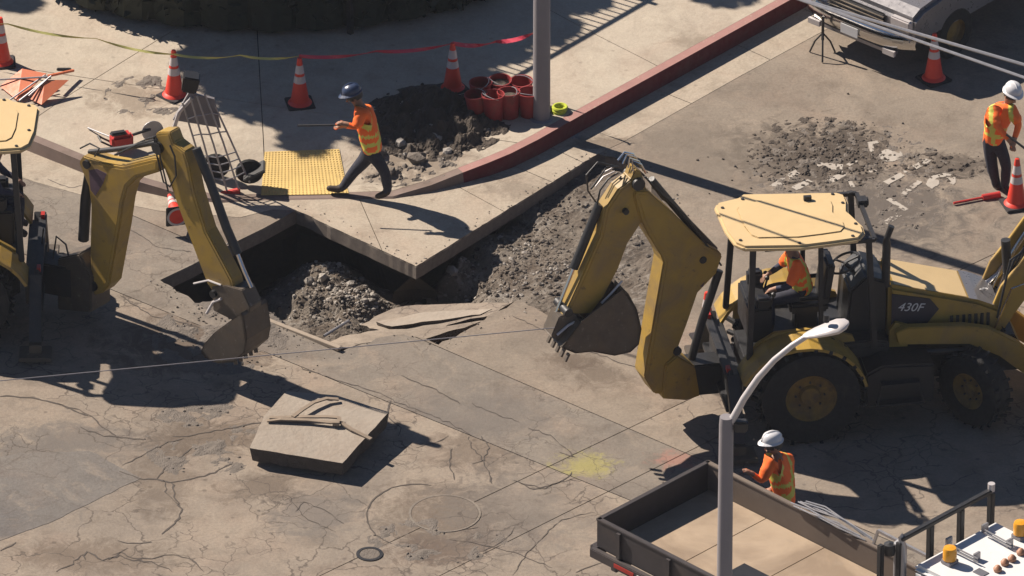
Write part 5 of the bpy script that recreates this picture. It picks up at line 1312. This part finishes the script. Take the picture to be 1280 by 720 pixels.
for q in ((312,222,.05),(270,238,.2)):
    w_ = Cc(*q); MB().lathe([(0,-.03),(.17,-.03),(.19,0),(.17,.03),(0,.03)], (w_.x,w_.y,.19), axis='y', n=20).build('wheel', m_rub, ct, smooth=True)
MB().box(Cc(318,214,0), (.32,.3,.05), Matrix.Rotation(-.5,3,'Y')).build('dark_tray', m_blk, ct, bevel=.01)
# folded orange signs, upper left
def sign(c4, label, frame):
    c0 = sum(c4, Vector())/4; z0 = min(q.z for q in c4)
    t = thing('fallen_sign', label, 'sign', (c0.x,c0.y,z0)); L_ = [q-t.location for q in c4]; n_ = (L_[1]-L_[0]).cross(L_[2]-L_[1]).normalized()*.012
    m = MB(); m.add([q+n_ for q in L_]+[q-n_ for q in L_], [(0,1,2,3),(7,6,5,4)]+[(i,4+i,4+(i+1)%4,(i+1)%4) for i in range(4)]); m.build('sign_sheet', m_org, t)
    for a, b in frame: MB().tube([a-t.location, b-t.location], .012, 6).build('frame_tube', m_steel, t)
zS = .22
sign([G(0,108,.22),G(28,86,.42),G(58,92,.40),G(22,126,.22)], 'orange roll-up sign fallen flat at the left edge under the cone', [(G(-8,100,.3),G(60,96,.44)),(G(8,128,.22),G(56,94,.42))])
sign([G(38,124,.22),G(56,100,.42),G(86,100,.40),G(52,131,.22)], 'smaller orange sign folded beside the fallen roll-up sign', [(G(24,126,.24),G(64,95,.46)),(G(36,120,.3),G(60,98,.44))])
m = MB(); m.bar(G(60,95,.44), G(92,88,.32), .03); o_ = m.build('orange_batten', m_org); tag(o_, 'thin orange batten sticking out to the right of the fallen signs', 'batten')
# tapes
def tape(pts, label, mat, wd=.06):
    P = []
    for (a, b) in zip(pts, pts[1:]):
        A_, B_ = G(*a), G(*b); n_ = 8
        for i in range(n_): P.append(A_.lerp(B_, i/n_)+Vector((0,0,-.05*4*(i/n_)*(1-i/n_))))
    P.append(G(*pts[-1])); m = MB(); vs = []
    for i, q in enumerate(P):
        tw = .8*math.sin(i*.7); vs += [q+Vector((0,wd/2*math.sin(tw),wd/2*math.cos(tw))), q-Vector((0,wd/2*math.sin(tw),wd/2*math.cos(tw)))]
    m.add(vs, [(2*i,2*i+1,2*i+3,2*i+2) for i in range(len(P)-1)]); tag(m.build('barrier_tape', mat), label, 'tape')
tape([(-60,14,.9),(10,30,.9),(120,48,.9),(218,68,.9)], 'yellow caution tape running from the left edge to the cone behind the cart', m_tapey, .035)
tape([(218,68,.9),(300,69,.85),(374,70,.9)], 'yellow tape between the cone behind the cart and the cone in the shade', m_tapey, .035)
tape([(374,70,.9),(470,64,.85),(566,54,.9)], 'red danger tape between the two cones in the pavement shade', m_taper, .05)
tape([(566,54,.9),(620,52,.9),(673,38,1.3)], 'red and white danger tape from the cone to the thick pole', m_taper, .06)
tape([(682,38,1.3),(672,40,1.3)], 'short end of red tape knotted round the thick pole', m_taper, .06)

# ------------------------------------------------------------------ fence, hedge, tree
fA = G(548,22,.19); fdir = (G(740,40)-G(690,69)).normalized(); fdir.z = 0
sh0 = G(690,75,.19); 
off = Vector((SD.x, SD.y, 0))/SD.z*2.3
def fence_pt(px, py): q = G(px,py,.19)+off; q.z = .19; return q
f0 = fence_pt(640,101); f1 = fence_pt(690,75); fd = (fence_pt(820,0)-f1).normalized()
f0 = f1-fd*.9
fn = thing('picket_fence', 'dark metal picket fence along the back of the pavement at the top', 'fence', f0, math.atan2(fd.y,fd.x))
LF = 9.0; mp = MB().box((0,0,1.15), (.024,.024,2.24)); pk = mp.build('picket', m_blk, fn); n_ = int(LF/.125)
for i in range(1, n_):
    c = pk.copy(); COL.objects.link(c); c.parent = fn; c.location = (i*.125,0,0)
for z in (.2,2.28): MB().box((LF/2,0,z), (LF,.045,.05)).build('fence_rail', m_blk, fn)
for x in (0,3,6,9): MB().box((x,0,1.2), (.07,.07,2.4)).build('fence_post', m_blk, fn)

def leaves(mb, c, rad, n, size):
    for _ in range(n):
        q = Vector((random.gauss(0,1),random.gauss(0,1),random.gauss(0,1))).normalized()*random.random()**.4
        q = Vector((c[0]+q.x*rad[0], c[1]+q.y*rad[1], c[2]+q.z*rad[2])); a = Vector((random.gauss(0,1),random.gauss(0,1),random.gauss(0,1))).normalized(); b = a.cross(Vector((random.gauss(0,1),random.gauss(0,1),random.gauss(0,1)))).normalized()
        s_ = size*random.uniform(.6,1.3); mb.add([q-a*s_, q+b*s_*.5, q+a*s_, q-b*s_*.5], [(0,1,2,3)])
# hedge round the corner: a run of shrubs with stems
HX = [((92,6),1.3,.5),((130,22),1.5,.55),((178,34),1.6,.6),((230,42),1.75,.62),((285,47),1.85,.65),((340,49),1.85,.65),((395,47),1.8,.65),((448,42),1.6,.6),((500,34),1.3,.55),((548,22),1.0,.5),((590,8),.85,.45)]
where = ['leftmost shrub of the dark row at the top, above the sunlit pavement','second dark shrub from the left in the top row','third dark shrub from the left in the top row','fourth dark shrub from the left, above the cone behind the cart','dark shrub of the top row left of the cone in the shade','dark shrub directly above the cone in the shade','dark shrub just right above the cone in the shade','dark shrub above the walking worker\'s hard hat','dark shrub left above the cone by the buckets','dark low shrub above the cone by the buckets','last low shrub of the dark top row, next to the thick pole']
for (q, h, r), l in zip(HX, where):
    p = G(q[0], q[1], .19)+Vector((0,r*.8,0)); t = thing('shrub', l, 'shrub', (p.x,p.y,.19), 0, 'dark shrubs round the corner')
    mb = MB(); leaves(mb, (0,0,h*.5), (r*1.2,r,h*.5), 1500, .075); leaves(mb, (0,.0,h*.25), (r*1.1,r*.9,h*.28), 500, .09); mb.build('foliage', m_leaf, t)
    MB().tube([(0,0,0),(.03,0,h*.4),(.05,.02,h*.8)], [.05,.035,.015], 6).build('stem', m_bark, t)
    MB().lathe([(0,.02),(r*.8,.1),(r*.92,h*.4),(r*.7,h*.75),(0,h*.9)], n=12).build('inner_growth', m_leaf, t)
# street tree whose crown is above the frame
tp = G(180,-60,.19); tt = thing('street_tree', 'leafy tree behind the shrubs whose crown hangs above the top of the photo', 'tree', (tp.x,tp.y,.19))
mb = MB(); lim = MB(); 
SH = [(300,95,.75),(345,125,.8),(270,80,.5),(395,150,.55),(420,110,.9),(480,100,.9),(520,130,.8),(560,110,.8),(590,140,.55),(470,160,.5),(410,60,.9),(480,50,.9),(560,60,.8),(620,60,.5),(640,125,.3),(655,30,.7),(620,10,.8),(700,-10,.7),(360,90,.8),(330,60,.8),(620,150,.25),(540,165,.4),(380,175,.3),(905,-10,.5),(940,-25,.5),(20,0,.4),(-30,-15,.6)]
trunk_top = Vector((0,0,2.6))
for (px, py, r) in SH:
    hgt = random.uniform(5.0,6.2); q = G(px,py,.19); k = hgt/SD.z; c = q+SD*k
    lc = c-Vector((tp.x,tp.y,.19)); leaves(mb, lc, (r,r,r*.55), int(1900*r*r)+250, .11)
    if r > .6: lim.tube([trunk_top+Vector((0,0,random.uniform(-.4,.4))), trunk_top.lerp(lc,.5)+Vector((0,0,.3)), lc], [.07,.05,.02], 6)
mb.build('crown', m_leaf, tt); lim.build('limbs', m_bark, tt, smooth=True)
MB().tube([(0,0,0),(.03,.02,1.2),(0,0,2.7)], [.17,.14,.11], 10).build('trunk', m_bark, tt, smooth=True)

# ------------------------------------------------------------------ thin haze in the air between the helicopter and the street
hz = MB().box((0,-50,36), (520,420,75)); hm = bpy.data.materials.new('haze'); hm.use_nodes = True; ht = hm.node_tree; ht.nodes.clear()
ho_ = ht.nodes.new('ShaderNodeOutputMaterial'); hv = ht.nodes.new('ShaderNodeVolumePrincipled'); hv.inputs['Density'].default_value = .00010; hv.inputs['Color'].default_value = (.86,.9,1,1)
ht.links.new(hv.outputs[0], ho_.inputs['Volume']); tag(hz.build('haze', hm), kind='stuff')
